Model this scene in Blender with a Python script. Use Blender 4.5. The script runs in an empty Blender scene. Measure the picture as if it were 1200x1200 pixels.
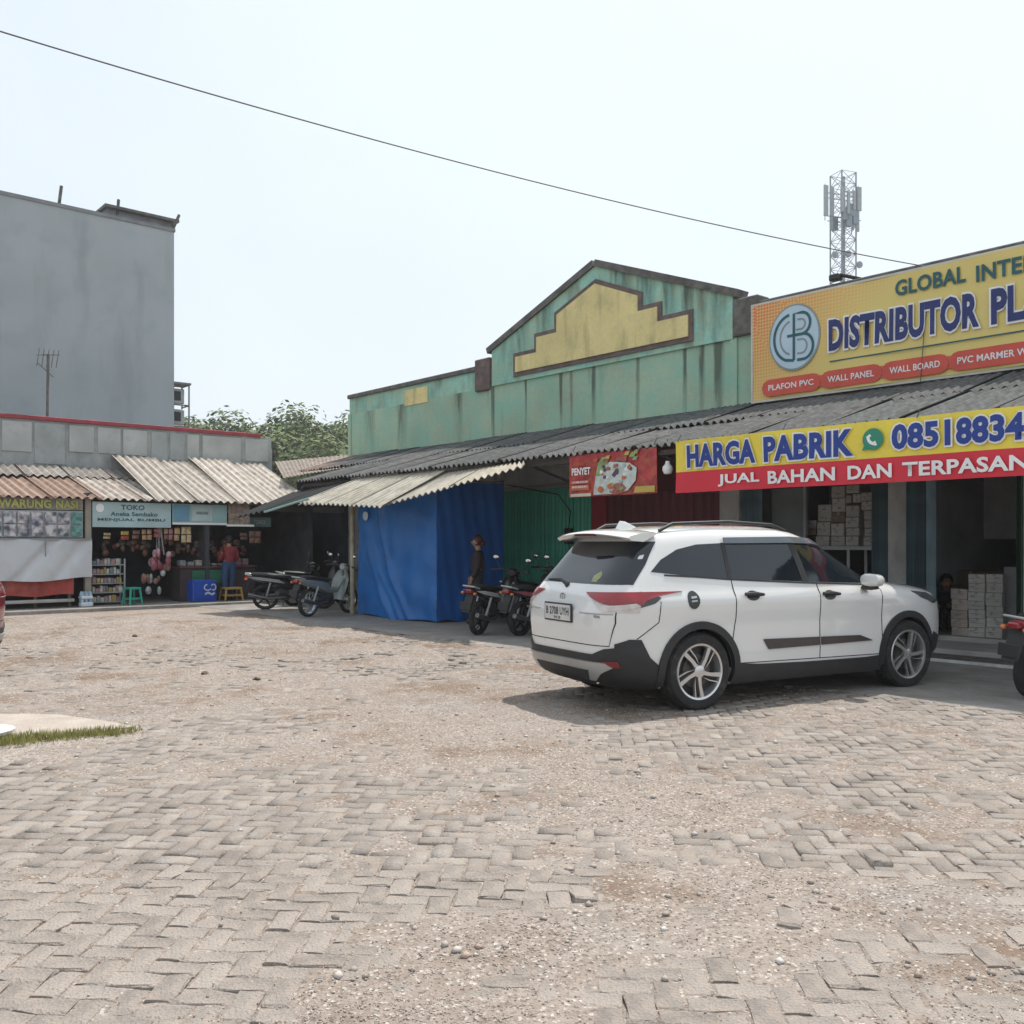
import bpy, bmesh, math, random
import numpy as np
from mathutils import Vector, Matrix, geometry
random.seed(7); RNG = np.random.default_rng(7)
sc = bpy.context.scene
COL = sc.collection
PI = math.pi
# ------------------------------------------------------------------ camera, sky, sun, exposure
EYE = 1.5; FPX = 1100.0; HVY = 635.0
cam_d = bpy.data.cameras.new('camera'); cam = bpy.data.objects.new('camera', cam_d); COL.objects.link(cam)
cam.location = (0, 0, EYE); cam.rotation_euler = (math.radians(90), 0, 0)
cam_d.sensor_width = 36; cam_d.lens = 36 * FPX / 1200; cam_d.shift_y = (HVY - 600) / 1200
cam_d.clip_start = 0.1; cam_d.clip_end = 3000
sc.camera = cam
SUN = Vector((0.47, 0.62, 1.6)).normalized()
elev = math.asin(SUN.z); azim = math.atan2(SUN.x, SUN.y)
world = bpy.data.worlds.new("World"); sc.world = world; world.use_nodes = True
wn = world.node_tree; wn.nodes.clear()
sky = wn.nodes.new('ShaderNodeTexSky'); sky.sky_type = 'NISHITA'; sky.sun_disc = False
sky.sun_elevation = elev; sky.sun_rotation = azim
sky.air_density = 1.2; sky.dust_density = 5.0; sky.ozone_density = 1.5
hz = wn.nodes.new('ShaderNodeRGB'); hz.outputs[0].default_value = (7.75, 8.6, 9.2, 1)      # thin high haze over the blue
wtc = wn.nodes.new('ShaderNodeTexCoord'); wns = wn.nodes.new('ShaderNodeTexNoise')
wns.inputs['Scale'].default_value = 1.6; wns.inputs['Detail'].default_value = 5
wmr = wn.nodes.new('ShaderNodeMapRange'); wmr.inputs[1].default_value = 0.3; wmr.inputs[2].default_value = 0.7
wmr.inputs[3].default_value = 0.66; wmr.inputs[4].default_value = 0.86
wmx = wn.nodes.new('ShaderNodeMix'); wmx.data_type = 'RGBA'
wbg = wn.nodes.new('ShaderNodeBackground'); wbg.inputs['Strength'].default_value = 0.1
wo = wn.nodes.new('ShaderNodeOutputWorld')
wn.links.new(wtc.outputs['Generated'], wns.inputs['Vector']); wn.links.new(wns.outputs['Fac'], wmr.inputs[0])
wn.links.new(wmr.outputs[0], wmx.inputs[0]); wn.links.new(sky.outputs[0], wmx.inputs[6]); wn.links.new(hz.outputs[0], wmx.inputs[7])
wn.links.new(wmx.outputs[2], wbg.inputs['Color']); wn.links.new(wbg.outputs[0], wo.inputs[0])
sun_d = bpy.data.lights.new('sun', 'SUN'); sun_d.energy = 3.7; sun_d.angle = math.radians(1.0); sun_d.color = (1, 0.94, 0.86)
sun = bpy.data.objects.new('sun', sun_d); COL.objects.link(sun); sun.location = (0, 0, 40)
sun.rotation_euler = (-SUN).to_track_quat('-Z', 'Y').to_euler()
sc.view_settings.view_transform = 'Standard'; sc.view_settings.look = 'None'
sc.view_settings.gamma = 1; sc.view_settings.use_curve_mapping = False; sc.view_settings.exposure = 0.30
sc.render.engine = 'CYCLES'
sc.cycles.use_denoising = True; sc.cycles.max_bounces = 6; sc.cycles.volume_bounces = 1

# ------------------------------------------------------------------ the market's own frame (t along the shops, p into them)
TX, TY = 0.6540, -0.7565
ANG = math.atan2(TY, TX)
CX, CY = -1.375, 17.1875
def W(t, p, z=0.0): return Vector((CX + TX*t - TY*p, CY + TY*t + TX*p, z))
def onp(u, v, p):
    r = (u-600)/FPX; sx = CX - TY*p; sy = CY + TX*p
    t = (r*sy - sx)/(TX - r*TY); Y = sy + TY*t
    return t, EYE + Y*(HVY-v)/FPX
def ont(u, v, t):
    r = (u-600)/FPX; sx = CX + TX*t; sy = CY + TY*t
    p = (r*sy - sx)/(-TY - r*TX); Y = sy + TX*p
    return p, EYE + Y*(HVY-v)/FPX

# ------------------------------------------------------------------ numpy value noise
class VN:
    def __init__(s, seed, n=256): s.g = np.random.default_rng(seed).random((n, n)); s.n = n
    def __call__(s, x, y):
        x = np.asarray(x, float); y = np.asarray(y, float)
        xi = np.floor(x).astype(int); yi = np.floor(y).astype(int); fx = x-xi; fy = y-yi
        fx = fx*fx*(3-2*fx); fy = fy*fy*(3-2*fy); n = s.n
        a = s.g[xi % n, yi % n]; b = s.g[(xi+1) % n, yi % n]; c = s.g[xi % n, (yi+1) % n]; d = s.g[(xi+1) % n, (yi+1) % n]
        return (a*(1-fx)+b*fx)*(1-fy) + (c*(1-fx)+d*fx)*fy
N1, N2, N3, N4 = VN(1), VN(2), VN(3), VN(4)
def fbm(N, x, y, o=4):
    s = 0; a = 1; tt = 0
    for i in range(o): s = s + a*N(x*2**i+17*i, y*2**i+31*i); tt += a; a *= .5
    return s/tt

# ------------------------------------------------------------------ materials
MATS = {}
def mat(name, col, rough=0.8, var=0.12, scale=3.0, bump=0.0, bscale=40.0, metal=0.0, rand=0.0, dirt=None, dirt_amt=0.0,
        streak=None, streak_amt=0.0, streak_scale=(2.5, 2.5, .35), coat=0.0, coords='Object', emit=0.0, trans=0.0, spec=None, detail_var=0.0):
    if name in MATS: return MATS[name]
    m = bpy.data.materials.new(name); m.use_nodes = True; nt = m.node_tree; N = nt.nodes; L = nt.links
    b = N['Principled BSDF']; b.inputs['Roughness'].default_value = rough; b.inputs['Metallic'].default_value = metal
    if coat: b.inputs['Coat Weight'].default_value = coat; b.inputs['Coat Roughness'].default_value = 0.06
    if spec is not None: b.inputs['Specular IOR Level'].default_value = spec
    if trans: b.inputs['Transmission Weight'].default_value = trans
    tc = N.new('ShaderNodeTexCoord'); vec = tc.outputs[coords]
    if coords == 'Position':
        pass
    def noise(sc_, det=5, vec_=None):
        n = N.new('ShaderNodeTexNoise'); n.inputs['Scale'].default_value = sc_; n.inputs['Detail'].default_value = det
        L.new(vec_ or vec, n.inputs['Vector']); return n.outputs['Fac']
    def mix(fac, a, bb, mode='MIX'):
        x = N.new('ShaderNodeMix'); x.data_type = 'RGBA'; x.blend_type = mode
        if isinstance(fac, float): x.inputs[0].default_value = fac
        else: L.new(fac, x.inputs[0])
        for k, s in ((6, a), (7, bb)):
            if isinstance(s, tuple): x.inputs[k].default_value = (*s[:3], 1)
            else: L.new(s, x.inputs[k])
        return x.outputs[2]
    def ramp(f, lo, hi):
        r = N.new('ShaderNodeMapRange'); r.inputs[1].default_value = lo; r.inputs[2].default_value = hi; L.new(f, r.inputs[0]); return r.outputs[0]
    c = tuple(col)
    lo = tuple(max(0, x*(1-var)) for x in c); hi = tuple(min(1, x*(1+var)) for x in c)
    cur = mix(ramp(noise(scale), .32, .68), lo, hi)
    if detail_var:
        v = ramp(noise(scale*14, 3), .35, .65)
        cur = mix(v, cur, mix(1.0, cur, (1-detail_var,)*3, 'MULTIPLY'))
    if rand:
        oi = N.new('ShaderNodeObjectInfo'); r = N.new('ShaderNodeMapRange'); r.inputs[3].default_value = 1-rand; r.inputs[4].default_value = 1+rand*.6
        L.new(oi.outputs['Random'], r.inputs[0])
        cb = N.new('ShaderNodeCombineColor'); [L.new(r.outputs[0], cb.inputs[i]) for i in range(3)]
        cur = mix(1.0, cur, cb.outputs[0], 'MULTIPLY')
    if dirt:
        f = ramp(noise(scale*1.7+.6, 8), .62-dirt_amt*.35, .78)
        mm = N.new('ShaderNodeMath'); mm.operation = 'MULTIPLY'; L.new(f, mm.inputs[0]); mm.inputs[1].default_value = min(1, .5+dirt_amt*.5)
        cur = mix(mm.outputs[0], cur, tuple(dirt))
    if streak:
        mp = N.new('ShaderNodeMapping'); mp.inputs['Scale'].default_value = streak_scale; L.new(vec, mp.inputs['Vector'])
        f = ramp(noise(1.6, 7, mp.outputs[0]), .60-streak_amt*.25, .80)
        mm = N.new('ShaderNodeMath'); mm.operation = 'MULTIPLY'; L.new(f, mm.inputs[0]); mm.inputs[1].default_value = .85
        cur = mix(mm.outputs[0], cur, tuple(streak))
    L.new(cur, b.inputs['Base Color'])
    if emit: L.new(cur, b.inputs['Emission Color']); b.inputs['Emission Strength'].default_value = emit
    if bump:
        bp = N.new('ShaderNodeBump'); bp.inputs['Strength'].default_value = bump; bp.inputs['Distance'].default_value = .02
        L.new(noise(bscale, 6), bp.inputs['Height']); L.new(bp.outputs[0], b.inputs['Normal'])
    m['base'] = 1
    MATS[name] = m
    return m

def hook(m):
    nt = m.node_tree; b = nt.nodes['Principled BSDF']; l = b.inputs['Base Color'].links[0]; return nt, b, l.from_socket
def mathn(nt, op, a, b=None, c=None):
    n = nt.nodes.new('ShaderNodeMath'); n.operation = op
    for i, x in enumerate((a, b, c)):
        if x is None: continue
        if isinstance(x, (int, float)): n.inputs[i].default_value = x
        else: nt.links.new(x, n.inputs[i])
    return n.outputs[0]
def groove(m, pitch, amt=.55):
    '''darkens the valleys of corrugated sheet (object x across the waves)'''
    nt, b, cur = hook(m); tc = nt.nodes.new('ShaderNodeTexCoord'); sp = nt.nodes.new('ShaderNodeSeparateXYZ'); nt.links.new(tc.outputs['Object'], sp.inputs[0])
    ns = nt.nodes.new('ShaderNodeTexNoise'); ns.inputs['Scale'].default_value = 3.5; ns.inputs['Detail'].default_value = 5; nt.links.new(tc.outputs['Object'], ns.inputs[0])
    w = mathn(nt, 'COSINE', mathn(nt, 'MULTIPLY', sp.outputs[0], 2*PI/pitch)); w = mathn(nt, 'MULTIPLY_ADD', w, -.5, .5); w = mathn(nt, 'POWER', w, 2.2)
    f = mathn(nt, 'MULTIPLY', w, mathn(nt, 'MULTIPLY_ADD', ns.outputs['Fac'], 1.2, amt-.5)); f = mathn(nt, 'MINIMUM', mathn(nt, 'MAXIMUM', f, 0), .85)
    x = nt.nodes.new('ShaderNodeMix'); x.data_type = 'RGBA'; x.blend_type = 'MULTIPLY'; nt.links.new(f, x.inputs[0]); nt.links.new(cur, x.inputs[6]); x.inputs[7].default_value = (.22, .20, .19, 1)
    nt.links.new(x.outputs[2], b.inputs['Base Color']); return m
def mould(m, col, spots, amt=.8, topz=5.0, length=1.0):
    '''mould runs on old paint: ragged vertical streaks (centre x, width, strength) hanging from a ledge at topz'''
    nt, b, cur = hook(m); tc = nt.nodes.new('ShaderNodeTexCoord'); sp = nt.nodes.new('ShaderNodeSeparateXYZ'); nt.links.new(tc.outputs['Object'], sp.inputs[0])
    def nz(sx, sz, det=5):
        mp = nt.nodes.new('ShaderNodeMapping'); mp.inputs['Scale'].default_value = (sx, sx, sz); nt.links.new(tc.outputs['Object'], mp.inputs[0]); n = nt.nodes.new('ShaderNodeTexNoise'); n.inputs['Scale'].default_value = 1; n.inputs['Detail'].default_value = det; nt.links.new(mp.outputs[0], n.inputs[0]); return n.outputs['Fac']
    fine = nz(11, 1.6); ln = nz(5, .01, 3); tot = None
    for cx, w, a in spots:
        d = mathn(nt, 'DIVIDE', mathn(nt, 'SUBTRACT', mathn(nt, 'ADD', sp.outputs[0], mathn(nt, 'MULTIPLY', mathn(nt, 'SUBTRACT', fine, .5), w*1.2)), cx), w)
        g = mathn(nt, 'MAXIMUM', mathn(nt, 'SUBTRACT', 1.0, mathn(nt, 'MULTIPLY', d, d)), 0); g = mathn(nt, 'MULTIPLY', g, a); tot = g if tot is None else mathn(nt, 'MAXIMUM', tot, g)
    dz = mathn(nt, 'SUBTRACT', topz, sp.outputs[2]); fall = mathn(nt, 'SUBTRACT', 1.0, mathn(nt, 'DIVIDE', mathn(nt, 'MAXIMUM', dz, 0), mathn(nt, 'MULTIPLY', ln, 2*length)))
    f = mathn(nt, 'MULTIPLY', tot, mathn(nt, 'MAXIMUM', fall, 0)); f = mathn(nt, 'MULTIPLY', f, mathn(nt, 'MULTIPLY_ADD', fine, 2.4, -.35)); f = mathn(nt, 'MINIMUM', mathn(nt, 'MAXIMUM', f, 0), amt)
    x = nt.nodes.new('ShaderNodeMix'); x.data_type = 'RGBA'; nt.links.new(f, x.inputs[0]); nt.links.new(cur, x.inputs[6]); x.inputs[7].default_value = (*col, 1); nt.links.new(x.outputs[2], b.inputs['Base Color']); return m
# ------------------------------------------------------------------ mesh builder
class MB:
    def __init__(s): s.v = []; s.f = []; s.m = []
    def add(s, vs, fs, mi=0, M=None):
        o = len(s.v)
        for q in vs: s.v.append(tuple(M @ Vector(q)) if M is not None else tuple(q))
        for f in fs: s.f.append(tuple(o+i for i in f)); s.m.append(mi)
        return s
    def box(s, x0, x1, y0, y1, z0, z1, mi=0, M=None):
        return s.add([(x0,y0,z0),(x1,y0,z0),(x1,y1,z0),(x0,y1,z0),(x0,y0,z1),(x1,y0,z1),(x1,y1,z1),(x0,y1,z1)],
                     [(0,3,2,1),(4,5,6,7),(0,1,5,4),(1,2,6,5),(2,3,7,6),(3,0,4,7)], mi, M)
    def bbox(s, x0, x1, y0, y1, z0, z1, c=.01, mi=0, M=None):   # chamfered box
        bm = bmesh.new(); bmesh.ops.create_cube(bm, size=1)
        for v in bm.verts: v.co = Vector(((x0+x1)/2+v.co.x*(x1-x0), (y0+y1)/2+v.co.y*(y1-y0), (z0+z1)/2+v.co.z*(z1-z0)))
        bmesh.ops.bevel(bm, geom=list(bm.edges), offset=c, segments=1, affect='EDGES')
        bm.verts.index_update(); vs = [v.co[:] for v in bm.verts]; fs = [[v.index for v in f.verts] for f in bm.faces]; bm.free()
        return s.add(vs, fs, mi, M)
    def tube(s, pts, r, n=8, mi=0, cap=True, M=None, ry=None):
        pts = [Vector(p) for p in pts]; k = len(pts); rs = r if isinstance(r, (list, tuple)) else [r]*k
        vs = []; up = None
        for i, p in enumerate(pts):
            d = (pts[min(i+1, k-1)] - pts[max(i-1, 0)])
            d = d.normalized() if d.length > 1e-9 else Vector((0,0,1))
            if up is None: up = Vector((0,0,1)) if abs(d.z) < .9 else Vector((1,0,0))
            a = d.cross(up).normalized() if d.cross(up).length > 1e-6 else Vector((1,0,0)); b = a.cross(d); up = b
            for j in range(n):
                w = 2*PI*j/n; vs.append(tuple(p + a*math.cos(w)*rs[i] + b*math.sin(w)*rs[i]*(ry or 1)))
        fs = []
        for i in range(k-1):
            for j in range(n):
                j2 = (j+1) % n; fs.append((i*n+j, i*n+j2, (i+1)*n+j2, (i+1)*n+j))
        if cap: fs.append(tuple(range(n))[::-1]); fs.append(tuple((k-1)*n+j for j in range(n)))
        return s.add(vs, fs, mi, M)
    def loft(s, st, n=14, e=2.6, mi=0, M=None):   # st: (x, y, z, half_y, half_z) sections across x, superellipse
        vs = []
        for (x, y, z, a, b) in st:
            for j in range(n):
                w = 2*PI*j/n; c, q = math.cos(w), math.sin(w)
                vs.append((x, y+a*math.copysign(abs(c)**(2/e), c), z+b*math.copysign(abs(q)**(2/e), q)))
        k = len(st); fs = []
        for i in range(k-1):
            for j in range(n):
                j2 = (j+1) % n; fs.append((i*n+j, i*n+j2, (i+1)*n+j2, (i+1)*n+j))
        fs.append(tuple(range(n))[::-1]); fs.append(tuple((k-1)*n+j for j in range(n)))
        return s.add(vs, fs, mi, M)
    def lathe(s, prof, n=24, mi=0, M=None, closed=False):   # prof (r, y) turned about Y axis
        vs = []; k = len(prof)
        for j in range(n):
            w = 2*PI*j/n
            for r, y in prof: vs.append((r*math.cos(w), y, r*math.sin(w)))
        fs = []
        for j in range(n):
            j2 = (j+1) % n
            for i in range(k if closed else k-1):
                i2 = (i+1) % k; fs.append((j*k+i, j*k+i2, j2*k+i2, j2*k+i))
        return s.add(vs, fs, mi, M)
    def prism(s, poly, y0, y1, mi=0, M=None):    # poly (x,z) extruded along y
        n = len(poly); tri = geometry.tessellate_polygon([[Vector((a, b, 0)) for a, b in poly]])
        vs = [(a, y0, b) for a, b in poly] + [(a, y1, b) for a, b in poly]
        fs = [tuple(t) for t in tri] + [tuple(i+n for i in t)[::-1] for t in tri] + [(i, (i+1) % n, (i+1) % n+n, i+n) for i in range(n)]
        return s.add(vs, fs, mi, M)
    def ball(s, c, r, n=10, mi=0, M=None):
        r = r if isinstance(r, tuple) else (r, r, r); vs = []; fs = []; m = n//2+1
        for i in range(m+1):
            a = PI*i/m
            for j in range(n):
                w = 2*PI*j/n; vs.append((c[0]+r[0]*math.sin(a)*math.cos(w), c[1]+r[1]*math.sin(a)*math.sin(w), c[2]+r[2]*math.cos(a)))
        for i in range(m):
            for j in range(n): fs.append((i*n+j, (i+1)*n+j, (i+1)*n+(j+1) % n, i*n+(j+1) % n))
        return s.add(vs, fs, mi, M)
    def mesh(s, name, mats, smooth=None):
        me = bpy.data.meshes.new(name); me.from_pydata(s.v, [], s.f)
        for m in (mats if isinstance(mats, (list, tuple)) else [mats]): me.materials.append(m)
        me.polygons.foreach_set('material_index', s.m)
        bm = bmesh.new(); bm.from_mesh(me)
        bmesh.ops.remove_doubles(bm, verts=bm.verts, dist=1e-5)
        bmesh.ops.recalc_face_normals(bm, faces=bm.faces)
        if smooth is not None: sm(bm, smooth)
        bm.to_mesh(me); bm.free(); me.update()
        return me
def sm(bm, ang):
    for f in bm.faces: f.smooth = True
    for e in bm.edges:
        if len(e.link_faces) == 2: e.smooth = e.calc_face_angle(0) < math.radians(ang)
        else: e.smooth = True
def put(name, me, parent=None, loc=(0,0,0), rot=(0,0,0)):
    o = bpy.data.objects.new(name, me); COL.objects.link(o); o.location = loc; o.rotation_euler = rot
    if parent is not None: o.parent = parent
    return o
def part(name, mb, m, parent, smooth=None, loc=(0,0,0), rot=(0,0,0), label=None):
    o = put(name, mb.mesh(name, m, smooth) if isinstance(mb, MB) else mb, parent, loc, rot)
    if label: o['label'] = label
    return o
def tag(o, label, cat, group=None, kind=None):
    if label: o['label'] = label
    if cat: o['category'] = cat
    if group: o['group'] = group
    if kind: o['kind'] = kind
    return o
def thing(name, label, cat, loc=(0,0,0), rz=0.0, group=None):
    o = bpy.data.objects.new(name, None); COL.objects.link(o); o.location = loc; o.rotation_euler = (0, 0, rz)
    o.empty_display_size = .2
    return tag(o, label, cat, group)
def fthing(name, label, cat, t, p, z=0.0, rz=0.0, group=None): return thing(name, label, cat, W(t, p, z), ANG+rz, group)
def copy_tree(o, parent=None):
    c = o.copy(); COL.objects.link(c); c.parent = parent
    for ch in list(o.children): copy_tree(ch, c)
    return c
def text_me(name, s, w, h, m, bold=0.0, align='L', depth=0.0, warp=None, off=(0,0,0)):
    """lettering in the x-z plane facing -y, scaled to exactly w x h, lower left at off"""
    cu = bpy.data.curves.new('lettering', 'FONT'); cu.body = s; cu.size = 1; cu.offset = bold; cu.resolution_u = 3
    cu.space_character = 1 + bold*.9
    o = bpy.data.objects.new('lettering', cu); COL.objects.link(o)
    dg = bpy.context.evaluated_depsgraph_get(); dg.update(); me = bpy.data.meshes.new_from_object(o.evaluated_get(dg))
    bpy.data.objects.remove(o); bpy.data.curves.remove(cu); me.name = name
    co = np.array([v.co[:] for v in me.vertices]); mn = co.min(0); mx = co.max(0); sz = np.maximum(mx-mn, 1e-6)
    out = np.zeros_like(co); out[:,0] = (co[:,0]-mn[0])/sz[0]*w + off[0]; out[:,2] = (co[:,1]-mn[1])/sz[1]*h + off[2]; out[:,1] = off[1]
    if warp: out[:,1] += warp(out[:,0], out[:,2])
    me.vertices.foreach_set('co', out.ravel()); me.materials.clear(); me.materials.append(m); me.update()
    return me
def skin_me(name, verts, edges, rad, m, sub=2, root=0):
    me = bpy.data.meshes.new('t'); me.from_pydata([tuple(v) for v in verts], edges, [])
    o = bpy.data.objects.new('t', me); COL.objects.link(o)
    md = o.modifiers.new('s', 'SKIN'); md.use_smooth_shade = True; md.branch_smoothing = .6
    o.modifiers.new('u', 'SUBSURF').levels = sub
    for i, sv in enumerate(me.skin_vertices[0].data):
        r = rad[i]; sv.radius = r if isinstance(r, tuple) else (r, r); sv.use_root = (i == root)
    dg = bpy.context.evaluated_depsgraph_get(); dg.update(); r = bpy.data.meshes.new_from_object(o.evaluated_get(dg))
    bpy.data.objects.remove(o); bpy.data.meshes.remove(me); r.name = name; r.materials.clear(); r.materials.append(m)
    r.polygons.foreach_set('use_smooth', [True]*len(r.polygons))
    return r

# ================================================================== GROUND
def exposure_field(x, y):   # how much of the paving shows: 1 clean, 0 buried in grit
    u = 600 + FPX*x/np.maximum(y, .5); v = HVY + FPX*EYE/np.maximum(y, .5)
    e = .37*np.ones_like(x) + .85*(fbm(N1, x*.55+3, y*.55+9, 4)-.5) + .5*(fbm(N2, x*2.1, y*2.1, 3)-.5)
    def blob(cx, cy, rx, ry, a, rot=0):
        dx, dy = x-cx, y-cy; c, s = math.cos(rot), math.sin(rot)
        return a*np.exp(-(((dx*c+dy*s)/rx)**2 + ((-dx*s+dy*c)/ry)**2))
    e = e + blob(-1.6, 3.3, 1.0, .8, .55) + blob(-1.5, 4.9, 1.3, .9, .38) + blob(-.4, 4.0, .9, .22, .45, .15)
    e = e + blob(.75, 3.1, .9, .22, .5) + blob(.1, 3.95, .35, .12, .5) + blob(1.9, 4.5, .8, .3, .5) + blob(1.4, 3.5, .5, .15, .45) + blob(2.1, 5.6, .9, .4, .25)
    e = e - blob(1.0, 4.0, .7, .35, .55) - blob(.1, 3.5, .6, .2, .35) - blob(-.3, 2.9, .5, .25, .55) - blob(1.0, 5.4, 1.1, .5, .4) - blob(.0, 6.5, 1.2, 1.0, .15)
    e = e + blob(-3.2, 5.2, 1.8, 1.2, .22) + blob(-.2, 6.2, 2.6, .9, .20) + np.clip((y-6)/6, 0, 1)*.06 - np.clip((y-11)/4, 0, 1)*.6
    return e
def dirt_z(x, y):
    e = exposure_field(x, y)
    z = .0008 + .024*np.clip(.52-e, -.20, .6) + .020*(fbm(N3, x*5, y*5, 4)-.5) + .008*(N4(x*27, y*27)-.5)
    rough = np.clip((y-9.5)/2, 0, 1)*np.clip((19.5-y)/2, 0, 1)*np.clip((1.5-x)/2, 0, 1)
    z = z + rough*(.10*(fbm(N3, x*1.7+5, y*1.7, 4)-.5) + .075*(fbm(N1, x*5.1, y*5.1, 3)-.5))
    tt = (x-CX)*TX + (y-CY)*TY; pp = -(x-CX)*TY + (y-CY)*TX
    flat = np.clip((pp+1.9)/.5, 0, 1); z = z*(1-flat) - .012*flat        # sinks under the concrete apron
    flat2 = np.clip((-6.6-tt)/.5, 0, 1); z = z*(1-flat2) - .012*flat2
    far = np.clip((y-26)/6, 0, 1); z = z*(1-far) - .02*far
    return z
def axis(lo, hi, step, far, grow=1.25):
    a = list(np.arange(lo, hi+1e-6, step)); s = step
    while a[-1] < far: s *= grow; a.append(a[-1]+s)
    s = step
    while a[0] > -far: s *= grow; a.insert(0, a[0]-s)
    return np.array(a)
def grid_mesh(name, xs, ys, zf, m):
    X, Y = np.meshgrid(xs, ys); Z = zf(X, Y); nx, ny = len(xs), len(ys)
    me = bpy.data.meshes.new(name); co = np.stack([X.ravel(), Y.ravel(), Z.ravel()], 1)
    i = np.arange(nx*ny).reshape(ny, nx); q = np.stack([i[:-1,:-1].ravel(), i[:-1,1:].ravel(), i[1:,1:].ravel(), i[1:,:-1].ravel()], 1)
    me.vertices.add(len(co)); me.vertices.foreach_set('co', co.ravel()); me.loops.add(q.size); me.loops.foreach_set('vertex_index', q.ravel())
    me.polygons.add(len(q)); me.polygons.foreach_set('loop_start', np.arange(0, q.size, 4)); me.polygons.foreach_set('loop_total', np.full(len(q), 4))
    me.materials.append(m); me.update(); me.validate(); me.polygons.foreach_set('use_smooth', [True]*len(q)); return me
def ground_material():
    m = bpy.data.materials.new('dusty_ground'); m.use_nodes = True; nt = m.node_tree; N = nt.nodes; L = nt.links; b = N['Principled BSDF']
    b.inputs['Roughness'].default_value = .95; b.inputs['Specular IOR Level'].default_value = .2
    tc = N.new('ShaderNodeTexCoord'); vec = tc.outputs['Object']
    def nz(s, d=6, r=.55):
        n = N.new('ShaderNodeTexNoise'); n.inputs['Scale'].default_value = s; n.inputs['Detail'].default_value = d; n.inputs['Roughness'].default_value = r; L.new(vec, n.inputs['Vector']); return n.outputs['Fac']
    def rp(f, lo, hi):
        r = N.new('ShaderNodeMapRange'); r.inputs[1].default_value = lo; r.inputs[2].default_value = hi; L.new(f, r.inputs[0]); return r.outputs[0]
    def mx(f, a, c, mode='MIX'):
        x = N.new('ShaderNodeMix'); x.data_type = 'RGBA'; x.blend_type = mode
        if isinstance(f, float): x.inputs[0].default_value = f
        else: L.new(f, x.inputs[0])
        for k, s in ((6, a), (7, c)):
            if isinstance(s, tuple): x.inputs[k].default_value = (*s, 1)
            else: L.new(s, x.inputs[k])
        return x.outputs[2]
    c = mx(rp(nz(.35), .35, .65), (.345, .288, .250), (.40, .352, .318))
    c = mx(rp(nz(.7, 9, .65), .50, .62), c, (.25, .185, .14))
    c = mx(rp(nz(.8, 8), .55, .75), c, (.37, .35, .34))
    vo = N.new('ShaderNodeTexVoronoi'); vo.inputs['Scale'].default_value = 85; L.new(vec, vo.inputs['Vector'])
    sp = N.new('ShaderNodeSeparateColor'); L.new(vo.outputs['Color'], sp.inputs[0])
    c = mx(rp(sp.outputs[0], .72, .98), c, (.20, .165, .14)); c = mx(rp(sp.outputs[1], .86, 1.0), c, (.60, .57, .53))
    c = mx(.6, c, mx(rp(nz(24, 4), .3, .7), (.62, .60, .58), (1.0, 1.0, 1.0)), 'MULTIPLY')
    c = mx(.5, c, mx(rp(nz(5, 6), .35, .65), (.72, .69, .66), (1.0, 1.0, 1.0)), 'MULTIPLY')
    L.new(c, b.inputs['Base Color'])
    bp = N.new('ShaderNodeBump'); bp.inputs['Strength'].default_value = .55; bp.inputs['Distance'].default_value = .012
    ad = N.new('ShaderNodeMath'); ad.operation = 'ADD'; L.new(nz(60, 5, .7), ad.inputs[0]); L.new(vo.outputs['Distance'], ad.inputs[1])
    L.new(ad.outputs[0], bp.inputs['Height']); L.new(bp.outputs[0], b.inputs['Normal'])
    return m
gm = ground_material()
ground = put('ground', grid_mesh('ground', axis(-8.5, 6.0, .042, 250), axis(2.4, 18.5, .042, 250), dirt_z, gm))
ground['kind'] = 'structure'
# paving blocks, laid herringbone, 21 x 10.5 cm
PAVE = mat('concrete_paver', (.345, .315, .29), .9, .2, 7, .9, 60, rand=.28, dirt=(.345, .29, .25), dirt_amt=.9, detail_var=.28, spec=.2)
U = .098
def paver(seed):
    r = random.Random(seed); L_, B_, H_ = 2*U-.007, U-.007, .06; c = .007; mb = MB(); j = lambda: r.uniform(-.006, .006)
    def ring(dx, z):
        pts = [(0+dx,0+dx),(L_*.5,dx+j()),(L_-dx,dx),(L_-dx+j(),B_*.5),(L_-dx,B_-dx),(L_*.5,B_-dx+j()),(dx,B_-dx),(dx+j(),B_*.5)]
        return [(x-L_/2+j(), y-B_/2+j(), z) for x, y in pts]
    a, b_, d = ring(0, -H_), ring(0, -c), ring(c, 0.0)
    mb.add(a+b_+d+[(0, 0, .001)], [(i, (i+1) % 8, 8+(i+1) % 8, 8+i) for i in range(8)]+[(8+i, 8+(i+1) % 8, 16+(i+1) % 8, 16+i) for i in range(8)]+[(16+i, 16+(i+1) % 8, 24) for i in range(8)])
    return mb
PV = [paver(i) for i in range(5)]; PVM = [q.mesh('paving_block', PAVE) for q in PV]
rot = math.radians(-5); cr, sr = math.cos(rot), math.sin(rot); cand = []
for i in range(-140, 140):
    for j in range(10, 185):
        s = (i-j) % 4
        if s == 0: cx, cy, a = (i+1)*U, (j+.5)*U, 0
        elif s == 3: cx, cy, a = (i+.5)*U, (j+1)*U, PI/2
        else: continue
        x, y = cx*cr-cy*sr, cx*sr+cy*cr
        if not (2.45 < y < 15.2 and abs(x) < .60*y+.7): continue
        if ((x-CX)*-TY + (y-CY)*TX) > -1.35 : continue
        cand.append((x, y, a+rot))
A = np.array(cand); ez = exposure_field(A[:,0], A[:,1])
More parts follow.
